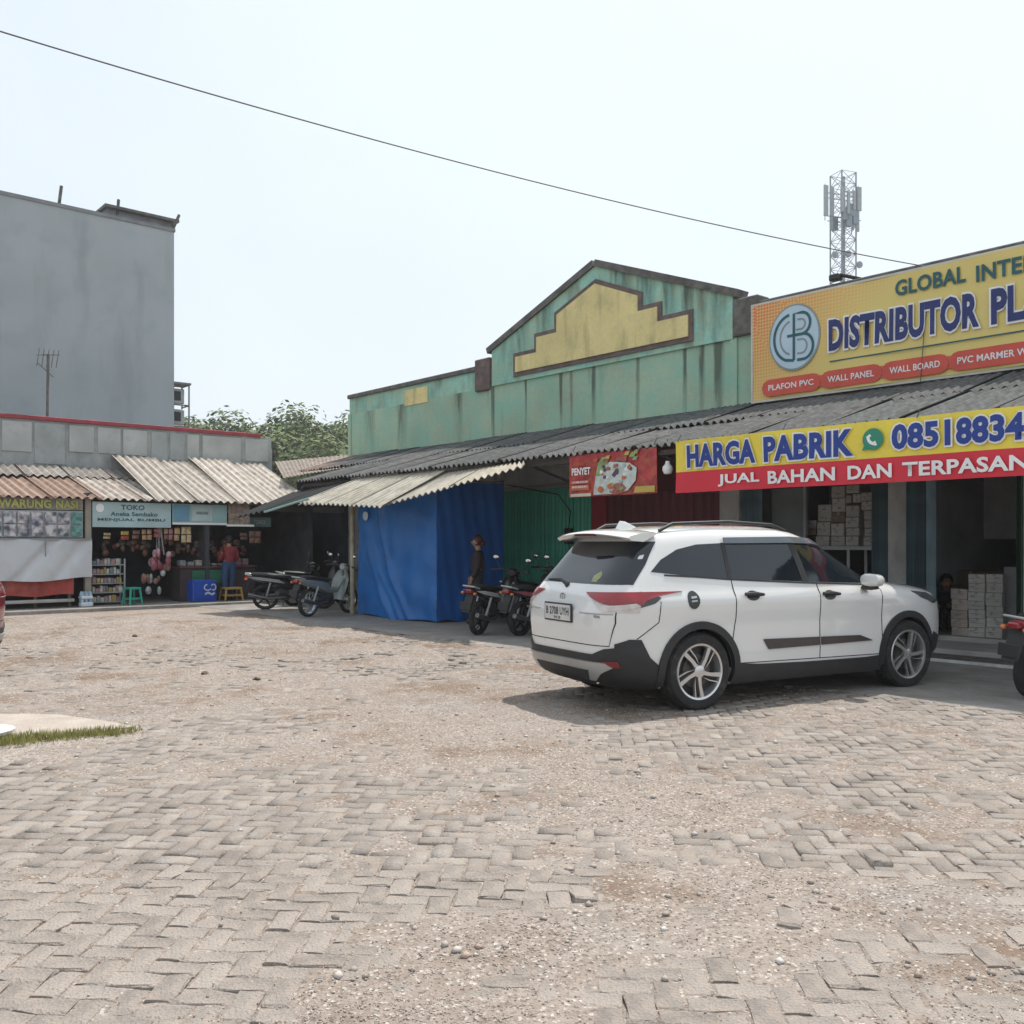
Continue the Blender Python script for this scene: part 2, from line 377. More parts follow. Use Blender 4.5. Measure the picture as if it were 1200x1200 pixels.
tops = .006*(N4(A[:,0]*9.3, A[:,1]*9.3)-.5) + .020*(fbm(N2, A[:,0]*.9, A[:,1]*.9, 3)-.5)*np.clip(1.1-ez, .2, 1) + RNG.normal(0, .0022, len(A))
dz = dirt_z(A[:,0], A[:,1]); missing = RNG.random(len(A)) < np.clip(.55-ez, 0, .5)*1.1
pavers = []
for k in range(len(A)):
    top = tops[k] + .004
    if missing[k] or top < dz[k]-.010: continue
    pavers.append((A[k,0], A[k,1], top, A[k,2]+random.gauss(0, .035), random.gauss(0, .011), random.gauss(0, .011), random.randrange(5)))
loose = [(.30, 4.0), (1.72, 4.42), (1.20, 3.85), (1.52, 5.1), (2.3, 5.3), (1.1, 3.72), (2.6, 4.6)]
for x, y in loose: pavers.append((x, y, .012+random.random()*.010, random.random()*3, random.gauss(0, .09), random.gauss(0, .09), random.randrange(5)))
pavers.sort(key=lambda q: q[1]-8*(q[2] > dirt_z(np.array([q[0]]), np.array([q[1]]))[0]))
vis = [q for q in pavers if abs(q[0]) < .57*q[1]+.1 and q[1] > 2.7]
near = sorted(vis, key=lambda q: q[1])[:300]; ns = set(map(id, near))
for (x, y, z, a, rx, ry, s) in near: put('paving_block', PVM[s], ground, (x, y, z), (rx, ry, a))
def merged(name, insts, protos, m, parent=None, cols=None):
    vs = []; fs = []; o = 0
    P = [(np.array(q.v), [len(f) for f in q.f], np.array([i for f in q.f for i in f])) for q in protos]
    tot = []; idx = []
    for (x, y, z, a, rx, ry, s) in insts:
        v, lt, li = P[s]; R = np.array(Matrix.LocRotScale(None, __import__('mathutils').Euler((rx, ry, a)), None))[:3,:3]
        vs.append(v @ R.T + (x, y, z)); idx.append(li+o); tot.extend(lt); o += len(v)
    co = np.concatenate(vs); li = np.concatenate(idx); tot = np.array(tot)
    me = bpy.data.meshes.new(name); me.vertices.add(len(co)); me.vertices.foreach_set('co', co.ravel()); me.loops.add(len(li)); me.loops.foreach_set('vertex_index', li)
    me.polygons.add(len(tot)); me.polygons.foreach_set('loop_start', np.concatenate([[0], np.cumsum(tot)[:-1]])); me.polygons.foreach_set('loop_total', tot)
    me.materials.append(m); ca = me.color_attributes.new('tone', 'FLOAT_COLOR', 'POINT'); nv = [len(P[q[6]][0]) for q in insts]; tn = np.repeat(.80+.27*np.random.default_rng(3).random(len(insts)), nv)
    ca.data.foreach_set('color', np.stack([tn, tn*.985, tn*.97, np.ones_like(tn)], 1).ravel()); me.update(); me.validate()
    nt, b, cur = hook(m); at = nt.nodes.new('ShaderNodeAttribute'); at.attribute_name = 'tone'; x = nt.nodes.new('ShaderNodeMix'); x.data_type = 'RGBA'; x.blend_type = 'MULTIPLY'; x.inputs[0].default_value = 1; nt.links.new(cur, x.inputs[6]); nt.links.new(at.outputs['Color'], x.inputs[7]); nt.links.new(x.outputs[2], b.inputs['Base Color'])
    return put(name, me, parent)
rest = [q for q in pavers if id(q) not in ns]
PAVE2 = mat('concrete_paver_field', (.335, .31, .29), .9, .2, 5.5, .5, 90, dirt=(.32, .265, .22), dirt_amt=.7, detail_var=.25, spec=.2)
pb = merged('paving_blocks', rest, PV, PAVE2, ground); pb['kind'] = 'stuff'
# grit and pebbles
def pebbles(name, n, y0, y1, smin, smax, bias, label):
    y = y0 + (y1-y0)*RNG.random(n)**1.6; x = (RNG.random(n)*2-1)*(.58*y+.3); e = exposure_field(x, y)
    keep = RNG.random(n) < np.clip(bias - e*1.3 + 1.1*(fbm(N4, x*1.3, y*1.3, 3)-.5), .05, 1)
    pp = -(x-CX)*TY+(y-CY)*TX; keep &= pp < -1.3
    x, y = x[keep], y[keep]; n = len(x); r = smin + (smax-smin)*RNG.random(n)**3; z = dirt_z(x, y)
    on = (RNG.random(n) < .25); z = np.where(on, np.maximum(z, .004), z) + r*.25
    base = np.array([(1,0,0),(0,1,0),(-1,0,0),(0,-1,0),(0,0,.75),(0,0,-.75)]); tri = np.array([(0,1,4),(1,2,4),(2,3,4),(3,0,4),(1,0,5),(2,1,5),(3,2,5),(0,3,5)])
    v = base[None]*(r[:,None,None])*(.6+.7*RNG.random((n,6,1))); a = RNG.random(n)*6.28; c, s = np.cos(a)[:,None], np.sin(a)[:,None]
    X = v[:,:,0]*c - v[:,:,1]*s + x[:,None]; Y = v[:,:,0]*s+v[:,:,1]*c + y[:,None]; Z = v[:,:,2]+z[:,None]
    co = np.stack([X, Y, Z], 2).reshape(-1, 3); f = (tri[None]+6*np.arange(n)[:,None,None]).reshape(-1)
    me = bpy.data.meshes.new(name); me.vertices.add(len(co)); me.vertices.foreach_set('co', co.ravel()); me.loops.add(len(f)); me.loops.foreach_set('vertex_index', f)
    me.polygons.add(len(f)//3); me.polygons.foreach_set('loop_start', np.arange(0, len(f), 3)); me.polygons.foreach_set('loop_total', np.full(len(f)//3, 3))
    pal = np.array([(.39,.34,.30),(.33,.28,.24),(.45,.41,.375),(.26,.225,.20),(.54,.51,.48),(.40,.31,.25)]); w = RNG.choice(6, n, p=[.34,.24,.16,.1,.07,.09])
    ca = me.color_attributes.new('stone', 'FLOAT_COLOR', 'POINT'); cc = np.concatenate([pal[w]*(.85+.3*RNG.random((n,1))), np.ones((n,1))], 1)
    ca.data.foreach_set('color', np.repeat(cc, 6, 0).ravel()); me.update(); me.validate()
    m = bpy.data.materials.new('grit'); m.use_nodes = True; b = m.node_tree.nodes['Principled BSDF']; b.inputs['Roughness'].default_value = .9
    at = m.node_tree.nodes.new('ShaderNodeAttribute'); at.attribute_name = 'stone'; m.node_tree.links.new(at.outputs['Color'], b.inputs['Base Color'])
    me.materials.append(m); return tag(put(name, me), label, 'gravel', kind='stuff')
pebbles('gravel', 170000, 2.6, 12.5, .0016, .0062, 1.05, 'fine beige and grey grit scattered over the worn paving blocks')
pebbles('rubble_stone', 4200, 3.2, 18.5, .006, .024, .8, 'larger loose stones and broken chips lying on the dusty paving')
# concrete apron in front of the shops and walkway slab
CONC = mat('old_concrete', (.30, .285, .27), .92, .2, 1.6, .8, 22, dirt=(.19, .165, .14), dirt_amt=.75, detail_var=.15)
CONC2 = mat('walkway_concrete', (.40, .39, .37), .9, .12, 1.5, .3, 30, dirt=(.24, .22, .2), dirt_amt=.4)
ap = MB(); n = 60; vs = []; fs = []
for i in range(n+1):
    t = -8.0 + 24*i/n; w = -1.5 + .45*float(fbm(N2, np.array([t*.8]), np.array([3.3]), 3)[0]-.5)
    vs += [(t, w, -.004), (t, w+.10, .008), (t, 2.4, .012), (t, 2.4, -.05)]
for i in range(n):
    for k in range(3): fs.append((4*i+k, 4*i+4+k, 4*i+5+k, 4*i+1+k))
ap.add(vs, fs); a = part('concrete_apron', ap, CONC, None); a.location = W(0,0); a.rotation_euler[2] = ANG; a['kind'] = 'structure'
wk = MB(); wk.bbox(-8.0, 16, 2.25, 3.35, -.1, .085, .012); a = part('walkway', wk, CONC2, None); a.location = W(0,0); a.rotation_euler[2] = ANG; a['kind'] = 'structure'
kb = MB(); kb.bbox(5.6, 10.6, 1.44, 1.49, -.08, .045, .008)
a = part('kerb', kb, mat('kerb_white', (.62, .62, .6), .8, .15, 5, dirt=(.35,.33,.3), dirt_amt=.5), None); a.location = W(0,0); a.rotation_euler[2] = ANG; a['kind'] = 'structure'
so = grid_mesh('soil_strip', np.linspace(5.0, 12.0, 140), np.linspace(1.5, 2.25, 24), lambda x, y: .022+.03*(fbm(N3, x*5, y*5, 3)-.4)*np.sin(np.clip((y-1.5)/.75, 0, 1)*PI), mat('dark_soil', (.13,.115,.10), .95, .4, 6, .5, 40))
a = put('soil_strip', so, None, W(0,0), (0,0,ANG)); a['kind'] = 'structure'
# slab under the left row
sl = MB(); sl.bbox(-11.2, -7.35, -11, 3.2, -.1, .07, .012); a = part('stall_floor', sl, CONC, None); a.location = W(0,0); a.rotation_euler[2] = ANG; a['kind'] = 'structure'
# concrete pad with white cover, and the grass tuft strip beside it (left foreground)
pd = MB(); pd.prism([(-9, 7.95), (-6, 8.25), (-4.6, 8.1), (-3.9, 8.05), (-3.4, 7.78), (-3.02, 7.52), (-3.5, 7.12), (-4.1, 6.95), (-5.2, 6.65), (-9, 6.2)], 0, .03)
a = part('concrete_pad', MB().add([(x, z, -y) for x, y, z in pd.v], pd.f), mat('pad_concrete', (.45, .40, .355), .9, .12, 3, .4, 40, dirt=(.36,.30,.25), dirt_amt=.8, detail_var=.15), None)
a.location = (0, 0, .022); a['kind'] = 'structure'
cv = MB(); cv.lathe([(0,-.012),(.20,-.012),(.23,-.004),(.235,.02),(.0,.02)], 20, M=Matrix.Rotation(PI/2, 4, 'X'))
c_ = thing('drain_cover', 'round whitish cover lying on the pale concrete pad at the left edge', 'cover', (-4.02, 7.10, .055)); part('lid', cv, mat('cover_white', (.6,.59,.57), .6), c_, 30)
gv = []; gf = []; gr_ = random.Random(5)
for i in range(11000):
    s = gr_.random()**.8; cx = -2.98 - 3.2*s; cy = 7.36 - 1.50*s + gr_.gauss(0, .06+.09*s); cx += gr_.gauss(0, .05)
    h = gr_.uniform(.03, .085); a = gr_.random()*6.28; w = .0055; dx, dy = math.cos(a)*w, math.sin(a)*w; lx, ly = gr_.gauss(0, .02), gr_.gauss(0, .02); k = len(gv)
    gv += [(cx-dx, cy-dy, -.01), (cx+dx, cy+dy, -.01), (cx+lx, cy+ly, h)]; gf.append((k, k+1, k+2))
g = part('grass', MB().add(gv, gf), mat('dry_grass', (.28, .27, .09), .9, .35, 9), None); tag(g, 'strip of short dry green grass along the pale concrete pad', 'grass', kind='stuff')

# ================================================================== MARKET BUILDING (right row)
WP = 3.3        # p of the shopfront wall
GREEN = mat('green_wall_paint', (.37, .48, .35), .9, .13, .8, .25, 18, dirt=(.235, .50, .41), dirt_amt=.75, streak=(.19, .25, .18), streak_amt=.10, streak_scale=(1.7, 1.7, .3), detail_var=.08)
TEAL = mat('turquoise_wall_paint', (.30, .57, .48), .9, .13, 1.1, .25, 18, dirt=(.42, .45, .29), dirt_amt=.6, streak=(.16, .20, .16), streak_amt=.35, streak_scale=(2.0, 2.0, .9), detail_var=.12)
mould(TEAL, (.06,.07,.055), [(3.2,.16,1.3),(3.5,.14,1.2),(3.85,.2,1.4),(2.75,.2,1.0),(2.2,.3,.9),(1.6,.35,.9),(.2,.3,.6),(-.6,.3,.9),(-1.3,.25,1.0),(-2.0,.2,1.1),(-4.2,.5,.7),(-6.5,.7,.6),(-7.8,.4,.7)], .85, 6.9, 1.9)
mould(GREEN, (.075,.09,.07), [(3.08,.06,1.3),(3.46,.08,1.2),(3.82,.13,1.4),(.78,.07,1.3),(-1.26,.05,1.3),(-.16,.06,1.3),(.14,.05,1.0),(1.95,.06,.9),(-2.36,.05,1.3),(-6.0,.25,.8),(-3.6,.15,.8),(-7.5,.3,.6),(6.0,.3,.8)], .85, 5.05, 1.5)
YEL = mat('faded_yellow_paint', (.74, .63, .30), .9, .10, 1.3, .2, 18, dirt=(.42, .40, .20), dirt_amt=.35, streak=(.30, .27, .13), streak_amt=.2, detail_var=.08)
CAP = mat('mossy_coping', (.15, .145, .135), .95, .3, 4, .5, 25, dirt=(.06, .06, .055), dirt_amt=.7)
MAUVE = mat('purple_brown_trim', (.16, .115, .11), .92, .25, 4, .3, 25, dirt=(.08, .08, .07), dirt_amt=.6)
GREYW = mat('grey_shop_wall', (.52, .52, .51), .9, .12, 1.5, .2, 20, dirt=(.26,.25,.24), dirt_amt=.4, streak=(.2,.2,.19), streak_amt=.2)
DARKIN = mat('dim_interior_wall', (.36, .38, .40), .95, .2, 1.2)
bld = fthing('market_building', 'long green and turquoise market building with stepped gable and yellow panel', 'building', 0, 0)
T0, T1 = -8.55, 13.0
wall = MB()
def wl(t0, t1, z0, z1, p0=WP, p1=WP+.18): wall.box(t0, t1, p0, p1, z0, z1)
wl(T0, 13, 3.45, 5.0)
part('upper_wall', wall, GREEN, bld)
up = MB(); up.box(T0, -2.36, WP+.005, WP+.175, 5.0, 5.42)
up.prism([(-2.36, 5.0), (4.15, 5.0), (4.15, 5.74), (.86, 6.98), (-2.36, 5.78)], WP-.045, WP+.16)
up.box(4.15, 13, WP+.005, WP+.175, 5.0, 5.45)
part('upper_band', up, TEAL, bld)
cp = MB(); cp.bbox(T0-.03, -2.9, WP-.06, WP+.24, 5.42, 5.53, .015); part('coping', cp, CAP, bld)
def slab_line(a, b, th, y0, y1):
    a = Vector((a[0], 0, a[1])); b = Vector((b[0], 0, b[1])); d = (b-a).normalized(); n = Vector((-d.z, 0, d.x))*th
    return [(a.x, a.z), (b.x, b.z), (b.x+n.x, b.z+n.z), (a.x+n.x, a.z+n.z)]
for a, b in (((-2.46, 5.74), (.86, 6.98)), ((.86, 6.98), (4.25, 5.70))):
    q = MB().prism(slab_line(a, b, .13, 0, 0), WP-.10, WP+.22); part('gable_coping', q, CAP, bld)
for t0, t1, z0, z1 in ((-2.93, -2.40, 4.93, 5.66), (4.17, 4.69, 5.02, 5.66)):
    q = MB(); q.bbox(t0, t1, WP-.09, WP+.26, z0, z1, .02); part('parapet_block', q, MAUVE if t0 < 0 else CAP, bld)
q = MB(); q.bbox(4.66, 13, WP-.06, WP+.24, 5.45, 5.55, .015); part('coping', q, CAP, bld)
# end quoin and thin pilasters / downpipe stains read as ribs
for t in (-8.50, -2.40, 4.16):
    q = MB(); q.box(t-.07, t+.07, WP-.035, WP, 3.5, 5.0); part('pilaster', q, GREEN, bld)
yp = [(-1.50, 5.19), (3.22, 5.19), (3.22, 5.58), (2.50, 5.58), (2.50, 5.86), (2.02, 5.86), (2.02, 6.16), (.90, 6.62), (-.20, 6.20), (-.20, 5.84), (-.82, 5.84), (-.82, 5.52), (-1.50, 5.52)]
def off(poly, d):
    n = len(poly); out = []
    for i in range(n):
        p0, p1, p2 = Vector(poly[i-1]), Vector(poly[i]), Vector(poly[(i+1) % n]); a = (p1-p0).normalized(); b = (p2-p1).normalized()
        na = Vector((a.y, -a.x)); nb = Vector((b.y, -b.x)); m = na+nb; m = m/(m.length_squared/2) if m.length > .1 else na
        out.append(tuple(p1+m*d))
    return out
part('panel_border', MB().prism(off(yp, .09), WP-.075, WP-.046), MAUVE, bld)
part('yellow_panel', MB().prism(yp, WP-.10, WP-.077), YEL, bld)
q = MB(); q.bbox(-5.86, -4.86, WP-.02, WP-.003, 4.93, 5.33, .004); part('yellow_patch', q, YEL, bld)
# end wall going back, roof slab behind the parapet
q = MB(); q.box(T0, T0+.18, WP+.18, 12.5, 0, 5.3); part('end_wall', q, GREEN, bld)
q = MB(); q.box(T0+.18, 13, WP+.18, 12.5, 4.3, 4.5); part('roof_slab', q, CONC, bld)
# shopfront: lintel band, pillars, dividing walls, back wall, floor
q = MB(); q.box(T0, 0.76, WP+.01, WP+.17, 2.62, 3.45); part('lintel', q, GREYW, bld)
REDW = mat('dark_red_wall', (.14, .028, .035), .8, .15, 2, .1, 20, dirt=(.06,.02,.02), dirt_amt=.4)
REDP = mat('red_pillar_paint', (.36, .032, .045), .7, .12, 2)
q = MB(); q.box(1.16, 3.88, WP+.01, WP+.17, 2.42, 3.45); part('lintel', q, REDW, bld)
q = MB(); q.box(3.88, 13, WP+.01, WP+.17, 2.45, 3.45); part('lintel', q, GREYW, bld)
for t0, t1, m_, z1 in ((T0, -8.2, GREYW, 2.62), (-5.35, -5.1, GREYW, 2.62), (-2.3, -2.0, GREYW, 2.62), (.76, 1.16, REDP, 3.45), (3.88, 4.28, GREYW, 2.45), (6.95, 7.30, GREYW, 2.45), (8.82, 9.2, GREYW, 2.45), (12.6, 13, GREYW, 2.45)):
    q = MB(); q.bbox(t0, t1, WP-.06, WP+.22, 0.05, z1, .012); part('pillar', q, m_, bld)
for t in (-8.37, -5.2, -2.15, .96, 4.08, 7.13, 9.0, 12.8):
    q = MB(); q.box(t-.07, t+.07, WP+.22, 9.0, .1, 4.3); part('dividing_wall', q, DARKIN, bld)
q = MB(); q.box(T0+.18, 13, 9.0, 9.15, 0, 4.3); part('back_wall', q, DARKIN, bld)
q = MB(); q.box(T0+.18, 13, WP+.05, 9.0, 0, .15); part('shop_floor', q, CONC2, bld)
# sheet-metal folding doors: one leaf per fold
def leaves(parent, t0, t1, z0, z1, n, m, amp=.035, p=WP-.03, nm='door_leaf'):
    w = (t1-t0)/n; mb = MB(); L_ = 8; vs = []
    for i in range(L_+1):
        x = w*i/L_; y = amp*(1-abs(2*i/L_-1)) + .006*math.sin(i*PI)
        vs += [(x, -y, z0), (x, -y, z1)]
    mb.add(vs, [(2*i, 2*i+2, 2*i+3, 2*i+1) for i in range(L_)]); me = mb.mesh(nm, m)
    for i in range(n): put(nm, me, parent, (t0+w*i, p+random.uniform(-.006, .006), 0))
GSH = mat('green_folding_door', (.07, .52, .36), .55, .15, 2.5, .1, 30, streak=(.03, .14, .10), streak_amt=.4, rand=.10)
gd = fthing('folding_door', 'green corrugated metal folding door closed beside the blue tarpaulin', 'shop door', -2.0, 0, 0)
leaves(gd, 0, 2.76, .12, 2.64, 26, GSH)
q = MB(); q.box(0, 2.76, WP-.09, WP-.03, 2.62, 2.70); part('door_rail', q, mat('door_rail_grey', (.3,.3,.29), .6), gd)
BLKM = mat('black_plastic', (.018, .018, .02), .45, .2, 8)
mb = fthing('meter_box', 'small dark electricity box fixed to the green folding door with cable', 'meter box', .22, WP-.15, 1.62)
q = MB(); q.bbox(-.09, .09, -.05, .05, -.16, .16, .012); part('box', q, BLKM, mb)
q = MB(); q.tube([(0, 0, .15), (.05, 0, .5), (-.25, -.05, .85), (-1.6, -.3, 1.1)], .012, 5); part('cable', q, BLKM, mb)
q = MB(); q.tube([(0, 0, -.15), (.06, 0, -.5), (.3, 0, -.7)], .01, 5); part('cable', q, BLKM, mb)
mb2 = fthing('switch_box', 'pale small switch box below the dark meter on the green door', 'switch box', .24, WP-.12, 1.08)
q = MB(); q.bbox(-.07, .07, -.04, .04, -.10, .10, .01); part('box', q, BLKM, mb2); q = MB(); q.bbox(-.03, .03, -.052, -.041, -.05, .06, .004); part('cover', q, mat('dull_white', (.5,.52,.5), .5), mb2)
rd = fthing('folding_door', 'dark maroon metal folding door closed behind the parked white car', 'shop door', 1.16, 0, 0)
leaves(rd, 0, 2.72, .12, 2.44, 14, mat('maroon_door', (.15, .03, .04), .6, .15, 2, rand=.15), .02)
pd_ = fthing('door_padlock', 'small pale padlock hasp on the maroon folding door', 'padlock', 3.05, WP-.09, 1.7); q = MB(); q.bbox(-.03,.03,-.02,.02,-.05,.05,.008); q.tube([(-.02,0,.04),(-.02,0,.09),(.02,0,.09),(.02,0,.04)], .006, 5); part('body', q, mat('padlock_steel', (.5,.48,.42), .4, metal=.8), pd_)
BLG = mat('blue_grey_door', (.24, .34, .39), .5, .2, 3, rand=.25, metal=.2)
g1 = fthing('folding_door', 'blue grey metal folding door bunched open at the doorway with cartons', 'shop door', 7.32, 0, 0); leaves(g1, 0, .34, .15, 2.42, 7, BLG, .26, WP-.02)
g2 = fthing('folding_door', 'grey metal folding door folded back beside the stacked white cartons', 'shop door', 6.66, 0, 0); leaves(g2, 0, .28, .15, 2.42, 5, BLG, .16, WP+.12)
g3 = fthing('folding_door', 'grey metal folding door half drawn left of the carton rack', 'shop door', 4.3, 0, 0); leaves(g3, 0, .36, .15, 2.42, 7, BLG, .10, WP+.08)
q = MB(); q.box(.40, 1.02, WP+.30, WP+.33, .15, 2.4); part('door_panel', q, mat('grey_panel', (.15, .165, .17), .6), g3)
q = MB(); q.box(1.02, 1.06, WP+.28, WP+.35, .15, 2.42); part('door_frame', q, mat('frame_grey', (.3,.32,.33), .5), g3)
g4 = fthing('folding_door', 'green sheet door edge beside the rightmost grey pillar', 'shop door', 8.76, 0, 0); leaves(g4, 0, .10, .15, 2.42, 3, mat('dark_green_door', (.02, .06, .035), .6), .05, WP-.04)
# ---------------------------------------------------------------- corrugated canopy roof
def corr_mesh(name, w, l, m, pitch, amp, seed=0, steps=4, bend=0.0, th=.012):
    n = max(2, int(round(w/pitch)))*steps; r = random.Random(seed); L_ = 4; vs = []; k = L_+1
    for i in range(n+1):
        x = w*i/n; ph = i/steps*2*PI; y0 = r.uniform(-.015, .015)
        for j in range(k): vs.append((x, y0+l*j/L_ if j == 0 else l*j/L_, amp*math.cos(ph) + bend*math.sin(PI*j/L_)))
    nb = len(vs); vs2 = vs+[(a, b, c-th) for a, b, c in vs]; fs = []
    for i in range(n):
        for j in range(L_):
            a = i*k+j; fs.append((a, a+k, a+k+1, a+1)); fs.append((a+nb, a+1+nb, a+k+1+nb, a+k+nb))
        a = i*k; fs.append((a, a+nb, a+k+nb, a+k)); a = i*k+L_; fs.append((a, a+k, a+k+nb, a+nb))
    for j in range(L_):
        fs.append((j, j+1, j+1+nb, j+nb)); a = n*k+j; fs.append((a, a+nb, a+1+nb, a+1))
    me = MB().add(vs2, fs).mesh(name, m, 50); return me
def roof_rows(parent, x0, x1, zlo, ylo, zhi, yhi, m, w=1.0, pitch=.15, amp=.025, rows=2, axis_='x', jit=.02, gap=None, mats=None, nm='roof_sheet'):
    """sheets across x, sloping up towards +y"""
    slope = math.atan2(zhi-zlo, yhi-ylo); L_ = math.hypot(zhi-zlo, yhi-ylo)/rows
    ms = [corr_mesh(nm, w+pitch*.6, L_+.12, mm, pitch, amp, s, 6 if pitch > .12 else 4) for s, mm in enumerate((mats or [m])*2)]
    n = int(math.ceil((x1-x0)/w))
    for r in range(rows):
        for i in range(n):
            f = r*L_; me = random.choice(ms)
            o = put(nm, me, parent, (x0+i*w+random.uniform(-.01, .01), ylo+math.cos(slope)*f+random.uniform(-jit, jit), zlo+math.sin(slope)*f+.022*r+.006*(i % 2)+random.uniform(0, .006)), (slope+random.gauss(0, .008), random.gauss(0, .006), random.gauss(0, .008)))
ASB = [mat('dark_asbestos_a', (.115, .125, .125), .95, .3, 5, .4, 30, dirt=(.07,.068,.065), dirt_amt=.75, rand=.22, streak=(.19,.19,.185), streak_amt=.3),
       mat('dark_asbestos_b', (.135, .14, .14), .95, .3, 5, .4, 30, dirt=(.085,.08,.078), dirt_amt=.7, rand=.22, streak=(.22,.20,.19), streak_amt=.3)]
[groove(x, .142, .9) for x in ASB]
cr_ = fthing('canopy_roof', 'long dark corrugated roof over the shopfront walkway', 'roof', 0, 0, 0)
zm = 2.86+(3.79-2.86)*.5; pm_ = WP*.5
roof_rows(cr_, -5.3, 12.7, 2.86, -.02, zm, pm_, None, 1.0, .142, .030, 1, mats=ASB)
roof_rows(cr_, -7.3, 12.7, zm+.022, pm_, 3.79+.022, WP-.02, None, 1.0, .142, .030, 1, mats=ASB)
for q_ in (0, 1): roof_rows(cr_, -8.3, -7.3, zm+.022, pm_, 3.79+.022, WP-.02, None, 1.0, .142, .024, 1, mats=[mat('brown_old_sheet', (.20,.15,.13), .95, .3, 4, rand=.15)]) if q_ else None
q = MB()
for p, z in ((.12, 2.80), (1.6, 3.21), (2.9, 3.57)): q.box(-5.2 if p < 2 else -7.6, 12.6, p-.03, p+.03, z-.07, z)
part('purlin', q, mat('dark_timber', (.07, .055, .045), .9), cr_)
q = MB()
for t in (-5.2, -2.15, .96, 4.08, 7.13, 10.2, 12.8): q.tube([(t, .05, 2.72), (t, WP, 3.60)], .035, 6); 
for t in (.96, 4.08, 10.2): q.tube([(t, WP-.05, 2.45), (t, 1.1, 3.0)], .025, 6)
part('rafter', q, mat('rafter_steel', (.09, .10, .10), .7), cr_)
q = MB(); q.box(-8.4, 12.8, WP-.05, WP-.005, 3.77, 3.84); part('flashing', q, CAP, cr_)
for t, p in ((.18, .14),):
    a = fthing('canopy_post', 'thin pale steel post at the right edge of the blue tarpaulin', 'post', -.15, 1.62); q = MB(); q.tube([(0,0,0),(0,0,3.2)], .035, 10); part('pole', q, mat('pale_pipe', (.42,.46,.44), .5, metal=.3), a, 40)
a = fthing('canopy_post', 'weathered cream post at the left edge of the blue tarpaulin', 'post', -2.95, .0); q = MB(); q.tube([(0,0,0),(.01,0,1.2),(0,0,2.5)], .05, 10); part('pole', q, mat('cream_pole', (.42,.38,.28), .7, dirt=(.2,.17,.12), dirt_amt=.6), a, 40)
# light awnings under the eave above the tarpaulin
LAWN = [mat('pale_asbestos_a', (.47, .44, .37), .95, .14, 3, .3, 30, dirt=(.28,.25,.20), dirt_amt=.5, rand=.14, streak=(.25,.22,.18), streak_amt=.35), mat('pale_asbestos_b', (.42, .39, .32), .95, .16, 3, .3, 30, dirt=(.25,.22,.17), dirt_amt=.55, rand=.14)]
aw = fthing('awning', 'pale corrugated awning sloping down over the front of the blue tarpaulin', 'awning', 0, 0)
def warped_sheet(parent, c00, c10, c11, c01, m, pitch=.16, amp=.024, nm='awning_sheet', cols=1):
    """corners (t,p,z): lower-left, lower-right, upper-right, upper-left; split into cols sheets"""
    c = [Vector(q) for q in (c00, c10, c11, c01)]; W_ = (c[1]-c[0]).length
    for s in range(cols):
        n = max(4, int(W_/cols/pitch)*6); L_ = 4; vs = []
        for i in range(n+1):
            u = (s + i/n*1.03)/cols
            for j in range(L_+1):
                v = j/L_; lo = c[0].lerp(c[1], u); hi = c[3].lerp(c[2], u); q = lo.lerp(hi, v)
                vs.append((q.x, q.y, q.z + amp*math.cos(i/6*2*PI) + .006*s%3*.5 + .004*(s%2)))
        k = L_+1; nb = len(vs); vs += [(a, b, z-.012) for a, b, z in vs]; fs = []
        for i in range(n):
            for j in range(L_):
                a = i*k+j; fs += [(a, a+k, a+k+1, a+1), (a+nb, a+1+nb, a+k+1+nb, a+k+nb)]
            a = i*k; fs.append((a, a+nb, a+k+nb, a+k)); a += L_; fs.append((a, a+k, a+k+nb, a+nb))
        part(nm, MB().add(vs, fs), m[s % len(m)] if isinstance(m, list) else m, parent, 50)
def at(u, v, p): t, z = onp(u, v, p); return (t, p, z)
warped_sheet(aw, at(350,589,-1.0), at(447,594,-1.0), at(525,551,.1), at(424,560,.1), LAWN, cols=3)
aw2 = fthing('awning', 'thin twisted pale awning sheet over the shaded side of the blue tarpaulin', 'awning', 0, 0)
warped_sheet(aw2, at(452,591,-.85), at(612,547,-.7), at(612,541,.15), at(527,553,.15), LAWN, cols=2)
aw3 = fthing('awning', 'near black sheet standing in for the shadow under the roofs above the parked motorcycles', 'awning', 0, 0)
warped_sheet(aw3, at(276,606,-1.5), at(350,590,-1.0), at(424,561,.1), at(345,577,.1), mat('shadow_sheet', (.016,.018,.019), .95, .3, 3, rand=.1), cols=2)  # added near-black sheet stands in for the shadow of the roof underside
q = MB(); q.tube([at(310,600,-1.3), at(362,584,-.9)], .025, 6); part('edge_pipe', q, mat('mint_pipe', (.25,.42,.38), .6), aw3)
